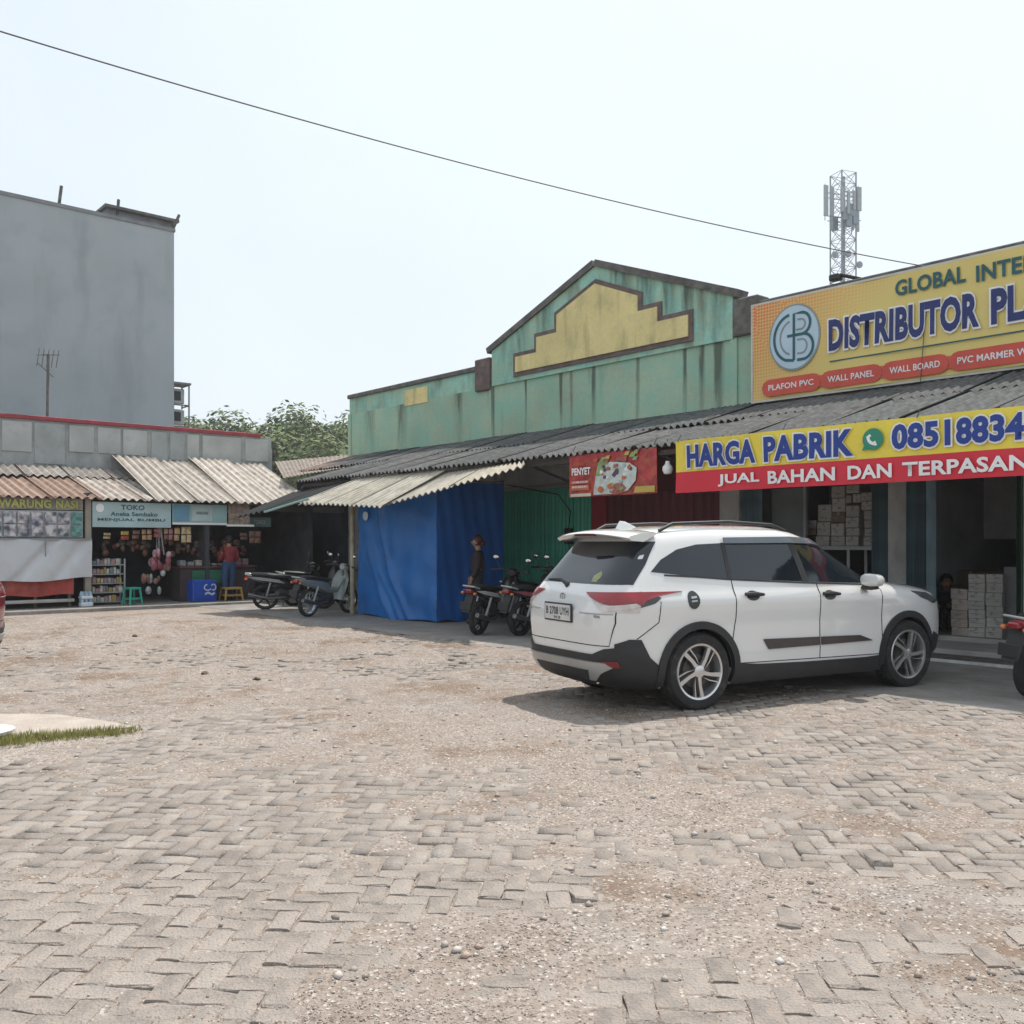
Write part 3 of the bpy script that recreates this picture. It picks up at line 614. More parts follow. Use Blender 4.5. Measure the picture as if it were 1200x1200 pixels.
# ---------------------------------------------------------------- blue tarpaulin enclosure
TARP = mat('blue_tarpaulin', (.006, .13, .42), .42, .16, 1.4, .5, 5, dirt=(.01,.075,.24), dirt_amt=.3)
def cloth(x0, x1, z0, z1, fn, nx=60, nz=50):
    vs = []; fs = []
    for i in range(nx+1):
        for j in range(nz+1): vs.append(fn(i/nx, j/nz))
    k = nz+1
    for i in range(nx):
        for j in range(nz): a = i*k+j; fs.append((a, a+k, a+k+1, a+1))
    return MB().add(vs, fs)
tp = fthing('tarpaulin', 'bright blue tarpaulin hung as a tent around a closed stall', 'tarpaulin', 0, 0)
def tf(u, v):
    x = -2.72+2.72*u; z = .03+.02*math.sin(u*9) + 2.52*v
    fold = .07*math.exp(-((u-.38-.30*(1-v)**2*1.4+.30)/.05)**2)*(1-v)**.6        # the big diagonal sag fold
    fold += .05*math.exp(-((u-.30-.42*(1-v)**2)/.035)**2) + .03*math.exp(-((u-.12-.5*(1-v)**2)/.03)**2)*(1-v)
    r = .02*math.sin(u*31+v*4)*(1-v)*.5 + .012*math.sin(u*17-v*7) + .012*math.sin(v*23+u*8)
    return (x, -fold + r - .07*(1-v)*math.sin(PI*u), z)
part('front_sheet', cloth(0,1,0,1, tf, 90, 70), TARP, tp, 60)
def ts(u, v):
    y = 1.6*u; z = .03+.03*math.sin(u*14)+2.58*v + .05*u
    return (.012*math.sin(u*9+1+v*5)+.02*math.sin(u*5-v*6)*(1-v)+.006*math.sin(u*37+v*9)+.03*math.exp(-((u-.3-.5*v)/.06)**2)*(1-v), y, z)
part('side_sheet', cloth(0,1,0,1, ts, 60, 40), mat('blue_tarpaulin_shaded', (.006, .10, .36), .5, .16, 1.4), tp, 60)  # shade on the receding side is put into a darker blue
q = MB(); q.tube([(-2.75,.03,2.5),(0,.03,2.6)], .02, 6); q.tube([(0,.03,2.6),(0,1.6,2.65)], .02, 6); part('frame', q, mat('tent_frame', (.2,.2,.2), .6), tp)
st_ = MB(); st_.prism([(0,.09),(.06,.08),(.10,.03),(.085,-.05),(.03,-.09),(-.04,-.085),(-.09,-.04),(-.10,.03),(-.05,.09)], -.16, -.157); 
a = part('sticker', st_, mat('sticker_white', (.5,.58,.66), .5), tp, loc=(-2.35, .10, 2.02)); 
# ---------------------------------------------------------------- shop signs
def wave(a, f1=1.7, f2=3.1, ph=0.0): return lambda x, z: a*(np.sin(x*f1+ph+z*1.3)+.6*np.sin(x*f2+2*z+ph)+.5*np.sin(z*4+x))
def wall_sheet(x0, x1, z0, z1, y, m, warp=None, nx=40, nz=8, name='sheet', th=.006):
    xs = np.linspace(x0, x1, nx+1); zs = np.linspace(z0, z1, nz+1); vs = []
    for x in xs:
        for z in zs: vs.append((x, y + (float(warp(x, z)) if warp else 0), z))
    k = nz+1; nb = len(vs); vs += [(a, b+th, c) for a, b, c in vs]; fs = []
    for i in range(nx):
        for j in range(nz): a = i*k+j; fs += [(a, a+k, a+k+1, a+1), (a+nb, a+1+nb, a+k+1+nb, a+k+nb)]
        a = i*k; fs.append((a, a+nb, a+k+nb, a+k)); a += nz; fs.append((a, a+k, a+k+nb, a+nb))
    for j in range(nz): fs.append((j, j+1, j+1+nb, j+nb)); a = nx*k+j; fs.append((a, a+nb, a+1+nb, a+1))
    return MB().add(vs, fs)
VINY = dict(rough=.5, var=.05, scale=2)
BY = mat('banner_yellow', (.80, .64, .07), dirt=(.48,.40,.12), dirt_amt=.3, **VINY); BR = mat('banner_red', (.62, .022, .045), **VINY)
NAVY = mat('letter_navy', (.012, .025, .14), .5, .08); BLUE = mat('letter_blue', (.008, .04, .25), .5, .08); WH = mat('letter_white', (.78, .78, .78), .5, .05)
TEALL = mat('letter_teal', (.015, .10, .115), .5, .08); LBLUE = mat('logo_pale_blue', (.46, .60, .70), .5, .05)
# big sign on the parapet:  (t 4.53 -> right, z 3.88 - 5.48)
SG = fthing('shop_sign', 'large yellow and orange shop sign with round monogram and navy DISTRIBUTOR lettering', 'sign', 4.53, WP-.30, 3.83)
SL, SH = 8.0, 1.57
fm = bpy.data.materials.new('sign_gradient_print'); fm.use_nodes = True; nt = fm.node_tree; b = nt.nodes['Principled BSDF']; b.inputs['Roughness'].default_value = .5
tc = nt.nodes.new('ShaderNodeTexCoord'); sx_ = nt.nodes.new('ShaderNodeSeparateXYZ'); nt.links.new(tc.outputs['Object'], sx_.inputs[0])
mr = nt.nodes.new('ShaderNodeMapRange'); mr.inputs[1].default_value = 0; mr.inputs[2].default_value = 2.7; nt.links.new(sx_.outputs[0], mr.inputs[0])
mz = nt.nodes.new('ShaderNodeMapRange'); mz.inputs[1].default_value = 1.8; mz.inputs[2].default_value = 0.0; mz.inputs[3].default_value = -.15; mz.inputs[4].default_value = .55; nt.links.new(sx_.outputs[2], mz.inputs[0])
md = nt.nodes.new('ShaderNodeMath'); md.operation = 'ADD'; nt.links.new(mr.outputs[0], md.inputs[0]); nt.links.new(mz.outputs[0], md.inputs[1]); md.use_clamp = True
mp = nt.nodes.new('ShaderNodeMapping'); mp.inputs['Rotation'].default_value = (0, math.radians(45), 0); mp.inputs['Scale'].default_value = (26, 26, 26); nt.links.new(tc.outputs['Object'], mp.inputs[0])
ck = nt.nodes.new('ShaderNodeTexChecker'); ck.inputs['Scale'].default_value = 1; ck.inputs[1].default_value = (.66, .11, .04, 1); ck.inputs[2].default_value = (.68, .42, .14, 1); nt.links.new(mp.outputs[0], ck.inputs[0])
mxx = nt.nodes.new('ShaderNodeMix'); mxx.data_type = 'RGBA'; nt.links.new(md.outputs[0], mxx.inputs[0]); nt.links.new(ck.outputs[0], mxx.inputs[6]); mxx.inputs[7].default_value = (.72, .58, .19, 1)
nt.links.new(mxx.outputs[2], b.inputs['Base Color'])
wv = wave(.013, 2.3, 4.9)
part('sheet', wall_sheet(.2, SL, 0, SH, 0, fm, wv, 80, 10), fm, SG, 40)
q = MB(); q.box(.165, SL, .01, .06, -.035, -.002); q.box(.165, SL, .01, .06, SH+.002, SH+.035); q.box(.165, .197, .01, .06, -.002, SH+.002)
part('frame', q, mat('sign_frame', (.55,.55,.5), .5), SG)
q = MB()
for x in (1, 3, 5, 7): q.tube([(x, .05, .2), (x, .28, .2)], .02, 6); q.tube([(x, .05, 1.4), (x, .28, 1.4)], .02, 6)
part('bracket', q, BLKM, SG)
def disc(cx, cz, rx, rz, y, n=40): return MB().add([(cx+rx*math.cos(2*PI*i/n), y, cz+rz*math.sin(2*PI*i/n)) for i in range(n)]+[(cx+rx*math.cos(2*PI*i/n), y+.004, cz+rz*math.sin(2*PI*i/n)) for i in range(n)], [tuple(range(n))]+[(i, (i+1) % n, (i+1) % n+n, i+n) for i in range(n)])
def stroke(pts, w, y):      # flat ribbon in x-z
    vs = []; P = [Vector((a, b)) for a, b in pts]
    for i, p in enumerate(P):
        d = (P[min(i+1, len(P)-1)]-P[max(i-1, 0)]).normalized(); n = Vector((-d.y, d.x))*w/2
        vs += [(p.x+n.x, y, p.y+n.y), (p.x-n.x, y, p.y-n.y)]
    return vs, [(2*i, 2*i+1, 2*i+3, 2*i+2) for i in range(len(P)-1)]
lx, lz = 1.0, .93
wl_ = wv
logo = disc(lx, lz, .465, .53, -.022); part('emblem_rim', logo, mat('emblem_rim_grey', (.25,.3,.3), .5), SG); part('emblem_disc', disc(lx, lz, .435, .50, -.027), LBLUE, SG)
lg = MB()
def arc(cx, cz, rx, rz, a0, a1, n=18): return [(cx+rx*math.cos(math.radians(a0+(a1-a0)*i/n)), cz+rz*math.sin(math.radians(a0+(a1-a0)*i/n))) for i in range(n+1)]
lg.add(*stroke(arc(lx-.04, lz, .32, .37, 98, 250)+[(lx+.0, lz-.37)], .045, -.033))
lg.add(*stroke([(lx+.0, lz-.37), (lx+.0, lz+.37)]+arc(lx+.14, lz+.20, .15, .17, 90, -90)+[(lx-.12, lz+.03)], .045, -.0335))
lg.add(*stroke([(lx+.05, lz+.03)]+arc(lx+.17, lz-.17, .17, .20, 90, -90)+[(lx+.06, lz-.37)], .045, -.034))
part('monogram', lg, TEALL, SG)
lg = MB(); lg.add(*stroke(arc(lx-.02, lz, .23, .27, 105, 255), .03, -.031)); lg.add(*stroke([(lx+.06, lz+.27)]+arc(lx+.12, lz+.19, .08, .08, 90, -90)+[(lx+.04, lz+.11)], .03, -.031)); lg.add(*stroke([(lx+.06, lz-.05)]+arc(lx+.14, lz-.16, .09, .11, 90, -90)+[(lx+.06, lz-.27)], .03, -.031)); part('monogram_line', lg, mat('logo_grey', (.22,.27,.28), .5), SG)
def letters(parent, s, x0, x1, z0, z1, m, bold=.02, out=None, ob=.05, y=-.03, warp=None, g=.02):
    if out: part('lettering_outline', text_me('lettering_outline', s, (x1-x0)+2*g, (z1-z0)+2*g, out, bold+ob, warp=warp, off=(x0-g, y+.006, z0-g)), None, parent)
    part('lettering', text_me('lettering', s, x1-x0, z1-z0, m, bold, warp=warp, off=(x0, y, z0)), None, parent)
def spx(u, v, p=WP-.30): t, z = onp(u, v, p); return t-4.53, z-3.90
letters(SG, 'GLOBAL', 2.66, 3.68, 1.25, 1.48, TEALL, .03, None, warp=wv, y=-.022)
letters(SG, 'INTERIOR', 3.82, 5.08, 1.21, 1.44, TEALL, .03, None, warp=wv, y=-.022)
letters(SG, 'DISTRIBUTOR', 1.62, 3.86, .60, 1.09, NAVY, .045, WH, .045, -.034, wv, .03)
letters(SG, 'PLAFON', 4.02, 5.55, .59, 1.08, NAVY, .045, WH, .045, -.034, wv, .03)
PILL = mat('pill_red', (.60, .08, .05), .5, .08)
q = MB(); q.box(1.62, 7.2, -.028, -.022, .44, .46); part('underline', q, TEALL, SG)
part('pill_band', MB().box(.42, 7.4, -.0215, -.0185, .085, .265), mat('band_orange_red', (.64,.13,.06), .5, .1), SG)
for s, a, b in (('PLAFON PVC', .42, 1.46), ('WALL PANEL', 1.48, 2.46), ('WALL BOARD', 2.48, 3.44), ('PVC MARMER WPC', 3.46, 4.74)):
    h = .135; cz = .175; pl = [(a+h*.9+h*math.cos(math.radians(x)), cz+h*math.sin(math.radians(x))) for x in range(90, 271, 30)] + [(b-h*.9+h*math.cos(math.radians(x)), cz+h*math.sin(math.radians(x))) for x in range(-90, 91, 30)]
    part('pill_patch', MB().prism(pl, -.030, -.022), PILL, SG); part('lettering', text_me('lettering', s, b-a-.22, .095, WH, .02, off=(a+.11, -.035, cz-.047)), None, SG)
# hanging banner under the eave
BN = fthing('banner', 'yellow and red hanging banner reading HARGA PABRIK with a phone number', 'banner', 5.60, -.07, 2.17)
bw = wave(.016, 2.1, 5.3, 1.0)
part('yellow_band', wall_sheet(0, 5.2, .285, .71, 0, BY, bw, 60, 6), BY, BN, 40)
part('red_band', wall_sheet(0, 5.2, 0, .284, 0, BR, bw, 60, 4), BR, BN, 40)
letters(BN, 'HARGA', .22, 1.33, .33, .64, BLUE, .045, WH, .045, -.03, bw, .02)
letters(BN, 'PABRIK', 1.46, 2.66, .33, .645, BLUE, .045, WH, .045, -.03, bw, .02)
letters(BN, '0851', 3.12, 3.78, .36, .645, BLUE, .045, WH, .045, -.03, bw, .02)
letters(BN, '8834', 3.84, 4.52, .36, .645, BLUE, .045, WH, .045, -.03, bw, .02)
letters(BN, 'JUAL', .74, 1.38, .055, .215, WH, .03, None, warp=bw, y=-.024)
letters(BN, 'BAHAN', 1.51, 2.42, .055, .215, WH, .03, None, warp=bw, y=-.024)
letters(BN, 'DAN', 2.58, 3.12, .055, .215, WH, .03, None, warp=bw, y=-.024)
letters(BN, 'TERPASANG', 3.24, 4.78, .055, .215, WH, .03, None, warp=bw, y=-.024)
GRN = mat('icon_green', (.02, .23, .14), .5, .05)
ic = disc(2.90, .50, .125, .125, -.030, 24); ic.prism([(2.79,.43),(2.86,.39),(2.77,.375)], -.030, -.026); part('phone_icon', ic, GRN, BN)
ic = MB().add(*stroke(arc(2.93, .53, .085, .085, 175, 275, 8), .035, -.036)); ic.add(*stroke([(2.845,.545),(2.865,.52)], .055, -.0365)); ic.add(*stroke([(2.92,.445),(2.945,.455)], .055, -.0365)); part('handset', ic, WH, BN)
for x in (0.05, 1.7, 3.4, 5.1): part('cord', MB().tube([(x, 0, .70), (x, .08, .80)], .006, 5), BLKM, BN)
# red food poster
PO = fthing('poster', 'red food stall banner with white lettering and a pale dish picture', 'banner', 3.42, .03, 2.19)
PRED = mat('poster_red', (.40, .03, .045), .5, .35, 3); PORG = mat('poster_orange', (.48, .12, .05), .5, .2, 3); PPALE = mat('poster_pale', (.50, .58, .56), .5, .2, 9, dirt=(.45, .42, .30), dirt_amt=.4); PGRN = mat('poster_green', (.22, .33, .13), .5, .3, 9)
pw = wave(.008, 2.0, 4.0, .4)
part('sheet', wall_sheet(0, 1.78, 0, .655, 0, PRED, pw, 30, 8), mat('poster_red_print', (.36, .03, .04), .5, .4, 4, dirt=(.50,.16,.06), dirt_amt=.55), PO, 40)
def blobp(pts, y): return MB().prism(pts, y, y+.004)
part('picture', blobp([(.55,.02),(.60,.30),(.72,.44),(.90,.50),(1.28,.46),(1.42,.38),(1.40,.20),(1.25,.06),(1.05,.02)], -.022), PPALE, PO)
part('picture', blobp([(.60,.30),(.66,.50),(.78,.58),(.80,.46),(.70,.30)], -.026), PGRN, PO)
part('picture', blobp([(.88,.05),(.95,.16),(1.12,.19),(1.22,.10),(1.15,.03),(1.0,.01)], -.027), mat('poster_brown', (.28,.10,.07), .5, .4, 20), PO)
part('picture', blobp([(.93,.30),(.98,.35),(1.03,.31),(.99,.26)], -.027), mat('poster_dark', (.10,.05,.08), .5), PO)
part('picture', blobp([(1.36,.02),(1.76,.02),(1.76,.11),(1.40,.11)], -.022), mat('poster_gold', (.50,.38,.08), .5), PO)
for (a, b, c, d, m_) in ((.06,.50,.005,.05,mat('poster_cream',(.55,.50,.42),.5)), (.06,.46,.20,.245,PORG), (.06,.46,.10,.18,PORG)):
    part('strip', MB().box(a, b, -.021, -.017, c, d), m_, PO)
rp_ = random.Random(4)
for k in range(26):
    cx_, cz_ = rp_.uniform(.62, 1.36), rp_.uniform(.07, .44); rr_ = rp_.uniform(.02, .055); nn = rp_.randint(5, 8); mm__ = rp_.choice([PPALE, WH, PGRN, MATS['poster_brown'], PORG, mat('poster_greyblue', (.33,.42,.44), .5, .3, 12), MATS['poster_dark']])
    part('picture', blobp([(cx_+rr_*rp_.uniform(.7,1.3)*math.cos(6.283*j/nn), cz_+rr_*rp_.uniform(.5,1.1)*math.sin(6.283*j/nn)) for j in range(nn)], -.0275-.0003*k), mm__, PO)
for k in range(14):
    cx_, cz_ = rp_.uniform(.56, 1.45), rp_.uniform(.48, .62); part('picture', blobp([(cx_-.05, cz_-.02), (cx_+.03, cz_-.03), (cx_+.06, cz_+.03), (cx_-.02, cz_+.025)], -.0275-.0003*k), rp_.choice([PORG, MATS['poster_brown'], MATS['poster_gold'], PGRN]), PO)
for zz_ in (.225, .15): part('lettering', text_me('lettering', 'AYAM BAKAR' if zz_ > .2 else 'BEBEK', .34, .03, WH, .01, off=(.10, -.025, zz_-.012)), None, PO)
part('lettering', text_me('lettering', 'PENYET', .40, .11, WH, .03, off=(.09, -.024, .335)), None, PO)
part('lettering', text_me('lettering', 'AYAM', .22, .06, PORG, .02, off=(.12, -.024, .475)), None, PO)
for x in (.05, 1.7): part('cord', MB().tube([(x,0,.65),(x,.1,.8)], .006, 5), BLKM, PO)
lm = fthing('lamp', 'small white bulb lamp hanging between the food banner and the yellow banner', 'lamp', 5.32, .12, 2.45)
q = MB(); q.tube([(0,0,.12),(0,0,.5)], .006, 5); part('cord', q, BLKM, lm); q = MB(); q.lathe([(0,.0),(.05,.01),(.075,.06),(.07,.11),(.035,.15),(.03,.19),(0,.19)], 16, M=Matrix.Rotation(PI/2, 4, 'X')); part('bulb', q, WH, lm, 50)
# ---------------------------------------------------------------- inside the open shops
RACK = mat('rack_steel', (.28, .30, .31), .5, .1, metal=.4)
rk = fthing('storage_rack', 'grey steel rack table carrying a wall of white cartons', 'rack', 5.0, 3.75, .15)
q = MB()
for x in (.0, 1.0, 1.92): q.box(x, x+.05, 0, .05, 0, 1.22); q.box(x, x+.05, .55, .6, 0, 1.22)
part('frame', q, RACK, rk); q = MB(); q.box(-.05, 2.02, -.03, .65, 1.22, 1.28); part('shelf', q, RACK, rk)
BOXW = mat('carton_white', (.50, .485, .46), .85, .12, 4, .1, 30, rand=.16, dirt=(.36,.33,.29), dirt_amt=.4); BOXB = mat('carton_brown', (.22, .155, .11), .9, .15, 5, rand=.1); BOXP = mat('carton_pinkish', (.46, .38, .34), .85, .12, 5, rand=.12)
TAPE = mat('carton_tape', (.33, .29, .24), .4, .1); PRNT = mat('carton_print', (.19, .20, .25), .7, .3, 20)
def carton(label, m, t, p, z, w, d, h, rz=0.0, group=None):
    o = fthing('carton', label, 'carton', t, p, z, rz, group); q = MB(); q.bbox(0, w, 0, d, 0, h, .006); part('box', q, m, o)
    q = MB(); q.box(w*.5-.02, w*.5+.02, -.002, d+.002, h+.0005, h+.0015); q.box(w*.5-.02, w*.5+.02, -.0025, -.0012, h*.72, h); q.box(0.01, w-.01, -.0035, -.0028, h*.50-.003, h*.50+.003); part('tape', q, TAPE, o)
    r = random.Random(sum(map(ord, label))); q = MB()
    for k in range(3):
        a = r.uniform(.08, .6)*w; b = a+r.uniform(.12, .3)*w; c = r.uniform(.15, .7)*h; q.box(a, min(b, w*.93), -.0052, -.0042, c, c+h*.07)
    part('print', q, PRNT, o); return o
def zc(X, Y): return 860+X/6.316, 560+Y/6.316
rects = [(720,820,430,505,0),(828,925,430,505,0),(960,1085,435,505,0),(605,708,430,505,0),(722,820,335,428,0),(830,930,370,428,0),(960,1085,372,433,0),(615,712,325,428,0),(830,930,290,368,0),(962,1085,310,370,0),(724,822,252,330,1),(618,720,195,322,0),(832,932,202,288,0),(964,1083,240,308,0),(726,826,150,250,0),(938,1026,170,238,0),(722,822,60,148,0),(828,868,128,185,0),(874,934,118,182,0),(940,1034,105,168,0),(836,934,52,114,0),(1042,1085,112,235,0),(500,606,372,425,1),(502,608,312,370,0)]
names = ['second','third','fourth','first']
from collections import defaultdict
coln = {605:'left column of the big pile',618:'left column of the big pile',615:'left column of the big pile',500:'low stack at the left of the rack',502:'low stack at the left of the rack'}
for i, (a, b, c, d, br) in enumerate(rects):
    u0, v0 = zc(a, c); u1, v1 = zc(b, d); t0, z1 = onp(u0, v0, 3.8); t1, _ = onp(u1, v1, 3.8); _, z0 = onp((u0+u1)/2, v1+.0, 3.8); _, z1 = onp((u0+u1)/2, v0, 3.8)
    colname = 'low stack at the rack\'s left end' if a < 560 else 'leftmost tall column' if a < 700 else 'second column' if a < 825 else 'third column' if a < 935 else 'rightmost column'
    up_ = sum(1 for r in rects if r[2] > c+15 and (('a' if r[0] < 560 else 'b' if r[0] < 700 else 'c' if r[0] < 825 else 'd' if r[0] < 935 else 'e') == ('a' if a < 560 else 'b' if a < 700 else 'c' if a < 825 else 'd' if a < 935 else 'e')))
    lv = ['on the shelf', 'second up', 'third up', 'fourth up', 'fifth up', 'sixth up', 'seventh up', 'eighth up'][min(up_, 7)]
    ex = ' beside its neighbour' if a in (874, 1042) else ''
    carton(f"{'brown' if br else 'white'} carton on the steel rack, {colname}, {lv}{ex}", BOXB if br else BOXW, t0, 3.78+random.uniform(0, .05), max(z0, 1.432), t1-t0-.006, .36, z1-max(z0, 1.432)-.006, random.uniform(-.02, .02), 'cartons piled on the steel rack')
def zd(X, Y): return 1080+X/6, 640+Y/6
cols = [('pinkish column at the left', BOXP, 205, 325, [(570,640),(510,568),(450,508),(372,448),(300,370)]),
        ('middle white column', BOXW, 325, 445, [(572,636),(508,570),(446,506),(386,444),(322,384),(260,320),(196,258)]),
        ('right white column', BOXW, 448, 570, [(572,636),(502,570),(422,500),(328,420),(258,326),(196,256)])]
for cn, m_, a, b, rows in cols:
    z = .151
    for k, (c, d) in enumerate(rows):
        u0, v0 = zd(a, c); u1, v1 = zd(b, d); t0, _ = onp(u0, v0, 3.5); t1, _ = onp(u1, v1, 3.5); _, za = onp((u0+u1)/2, v0, 3.5)
        h = max(.10, (za - z)); carton(f"{'pinkish' if m_ is BOXP else 'white'} carton in the doorway, {cn}, {['on the floor','second up','third up','fourth up','fifth up','sixth up','on top'][k] if k < len(rows)-1 else 'on top'}", m_, t0+random.uniform(-.01,.01), 3.5+random.uniform(0, .02), z, t1-t0-.008, .34, h-.003, 0, 'cartons stacked in the doorway')
        z += h
t0, _ = onp(1176, 672, 3.6); t1, _ = onp(1194, 672, 3.6)
q = fthing('panel_bundle', 'grey flat panels leaning upright right of the doorway cartons', 'panels', t0, 3.62, .15); mb_ = MB()
for k in range(4): part('panel', MB().box(0, t1-t0, .03*k, .03*k+.02, 0, 1.0-.015*k), mat('panel_grey', (.22, .235, .25), .6, rand=.2), q)
t0, z1 = onp(1097, 668, 5.0); carton('large brown carton behind the crouching person in the doorway', BOXB, t0, 5.0, .151, 1.1, .5, z1-.15)
for tt in (5.95,): pass
q = MB(); q.box(4.36, 12.7, 6.0, 6.1, 1.55, 4.2); part('inner_wall', q, mat('inner_wall_grey', (.62,.64,.66), .9, .1), bld)
q = fthing('shelf_counter', 'dark low counter deep inside the doorway shop', 'counter', 7.5, 7.2, .15); part('body', MB().bbox(0, 1.4, 0, .6, 0, 1.15, .01), mat('dark_counter', (.03,.03,.04), .6), q); part('post', MB().box(.95, 1.0, -.06, -.02, 0, 2.0), RACK, q)
# ---------------------------------------------------------------- floodlight above the sign and the overhead wire
t, z = onp(1018, 329, 3.5); fl = fthing('floodlight', 'small black floodlight on an arm above the yellow shop sign', 'lamp', t, 3.5, z)
t2, z2 = onp(975, 325, 3.2); q = MB(); q.tube([(0, 0, 0), (t2-t+.1, -.25, z2-z+.03)], .03, 8); part('arm', q, BLKM, fl)
q = MB(); q.bbox(t2-t-.04, t2-t+.13, -.34, -.2, z2-z-.06, z2-z+.04, .015, M=None); part('head', q, BLKM, fl)
q = MB(); q.tube([(0,0,0),(0,0,-.5)], .02, 6); part('stay', q, BLKM, fl)
te, ze = onp(1083, 312, 3.1); E1 = W(te, 3.1, ze); E0 = Vector((-4.9*1.0, 9.0, EYE+9*598/1100)); D = E0-E1; E00 = E1 + D*1.7
q = MB(); pts = []; 
def wire_pt(s): p = E1 + D*s; return p - Vector((0, 0, .52*s*(1-s)*1.0*4*.33))
q.tube([wire_pt(i/60*1.7) for i in range(61)], .0075, 6); wr = part('overhead_wire', q, mat('wire_black', (.07,.07,.07), .6), None, 60); tag(wr, 'black overhead cable sagging across the sky to the shop sign', 'cable')
q = MB(); q.tube([E1+Vector((0,0,0)), E1+Vector((.05,-.12,-.25)), E1+Vector((-.05,-.12,-.9)), E1+Vector((-.10,-.10,-1.7))], .006, 5); w2 = part('sign_cable', q, MATS['wire_black'], None); tag(w2, 'thin black cable dangling down the face of the yellow sign', 'cable')
pe = wire_pt(1.7); up_ = thing('utility_pole', 'concrete utility pole holding the far end of the overhead cable', 'pole', (pe.x, pe.y, 0)); q = MB(); q.tube([(0,0,0),(0,0,pe.z+.5)], [.15,.10], 14); part('shaft', q, CONC, up_, 50); q = MB(); q.box(-.5,.5,-.05,.05,pe.z-.05,pe.z+.03); part('crossarm', q, BLKM, up_)
# ================================================================== TELECOM TOWER
TWM = mat('galvanised_steel', (.22, .25, .28), .5, .1, metal=.3); TWR = mat('tower_red', (.40,.28,.27), .6); ANT = mat('antenna_panel', (.26, .31, .33), .5)
Yt = 120.0; tw = thing('cell_tower', 'lattice telecom tower with pale panel antennas behind the shops', 'tower', ((988-600)/FPX*Yt, Yt, 0), .35)
H_ = 48.5; q = MB(); hw = lambda z: 2.6-1.50*min(1, z/34)
for sx in (-1, 1):
    for sy in (-1, 1): q.tube([(sx*hw(z), sy*hw(z), z) for z in (0, 10, 20, 34, H_)], .10, 6)
part('leg', q, TWM, tw); q = MB(); z = 0; zs = []
while z < H_-.5: zs.append(z); z += 1.75 if z > 30 else 2.6
zs.append(H_)
for a, b in zip(zs, zs[1:]):
    for (x0, y0, x1, y1) in ((-1,-1,1,-1),(1,-1,1,1),(1,1,-1,1),(-1,1,-1,-1)):
        q.tube([(x0*hw(a), y0*hw(a), a), (x1*hw(b), y1*hw(b), b)], .045, 4); q.tube([(x1*hw(a), y1*hw(a), a), (x0*hw(b), y0*hw(b), b)], .045, 4); q.tube([(x0*hw(b), y0*hw(b), b), (x1*hw(b), y1*hw(b), b)], .045, 4)
part('brace', q, TWM, tw); q = MB(); q.box(-.25, .25, -.1, .1, 0, H_-.3); part('ladder', q, TWM, tw)
def tz(v): return EYE + Yt*(HVY-v)/FPX
for (dx, dy, v0, v1, w) in ((-3.05,-.5,222,258,.62),(-2.2,-.6,223,257,.50),(-1.35,-1.5,226,254,.50),(2.55,.3,230,268,.42),(1.35,-1.4,222,250,.62),(2.0,.6,237,266,.3),(-.5,-1.6,230,256,.4),(.4,-1.6,228,250,.4)):
    q = MB(); q.bbox(dx-w/2, dx+w/2, dy-.12, dy+.12, tz(v1), tz(v0), .04); part('antenna', q, ANT, tw); q = MB(); q.tube([(dx, dy+.2, tz(v1)-.5), (dx, dy+.2, tz(v0)+.2)], .05, 6); part('antenna_mast', q, TWM, tw)
q = MB()
for zz in (tz(229), tz(256)): q.tube([(-3.1,-.1,zz),(2.7,-.1,zz)], .06, 6); q.tube([(-1.3,-1.3,zz),(1.3,-1.3,zz)], .06, 6); q.tube([(-1.3,1.4,zz),(1.3,1.4,zz)], .06, 6)
part('antenna_frame', q, TWM, tw)
for dx, dy, v in ((-.7,-1.2,255),(.2,-1.2,250),(.9,-1.1,258),(-.2,-1.2,262),(-.9,.6,262)):
    q = MB(); q.bbox(dx-.42, dx+.42, dy-.3, dy+.3, tz(v)-.8, tz(v)+.8, .05); part('radio_unit', q, mat('radio_grey', (.16,.22,.26), .5), tw)
for dx, v in ((-2.0, 303), (1.75, 311), (0, 300)):
    q = MB(); q.lathe([(0,-.25),(.42,-.1),(.45,.1),(0,.2)], 14, M=Matrix.Translation((dx,-1.0,tz(v)))); part('dish', q, TWM, tw, 40)
# ================================================================== GREY BUILDING at the left
GT = -14.0
GBM = mat('grey_blue_render', (.355, .395, .415), .92, .07, .45, .2, 14, dirt=(.27,.32,.345), dirt_amt=.35, streak=(.24,.27,.28), streak_amt=.30, streak_scale=(.8,.8,.15))
g0, gz = ont(204, 272, GT); gL, gzl = ont(0, 225, GT)
gb = fthing('grey_building', 'tall windowless grey rendered building behind the stalls', 'building', GT, g0)
q = MB(); q.box(-9, 0, -15, 0, 0, gz); part('wall', q, GBM, gb)
q = MB(); q.box(-9.02, .03, -15, .03, gz, gz+.10); part('coping', q, mat('coping_grey', (.22,.23,.24), .9), gb)
p1, z1_ = ont(112, 243, GT-1.2); p2, _ = ont(200, 266, GT-1.2)
q = MB(); q.box(-5, -1.0, p1-g0+.25, p2-g0-.05, gz+.1, gz+.60); part('roof_house', q, mat('roof_house_grey', (.20,.21,.23), .9, .2), gb); q = MB(); q.box(-5.2, -.8, p1-g0+.15, p2-g0+.12, gz+.60, gz+.68); part('roof_slab', q, CAP, gb)
for u, v0, v1, du, dt in ((67, 240, 218, 5, -.3), (137, 244, 234, 2, -1.0), (198, 263, 252, 12, -.5)):
    p0_, z0_ = ont(u, v0, GT+dt); pz, zz = ont(u+du, v1, GT+dt); q = MB(); q.tube([(dt, p0_-g0, z0_-.4), (dt, pz-g0, zz)], .045, 6); part('rebar_stub', q, CAP, gb)
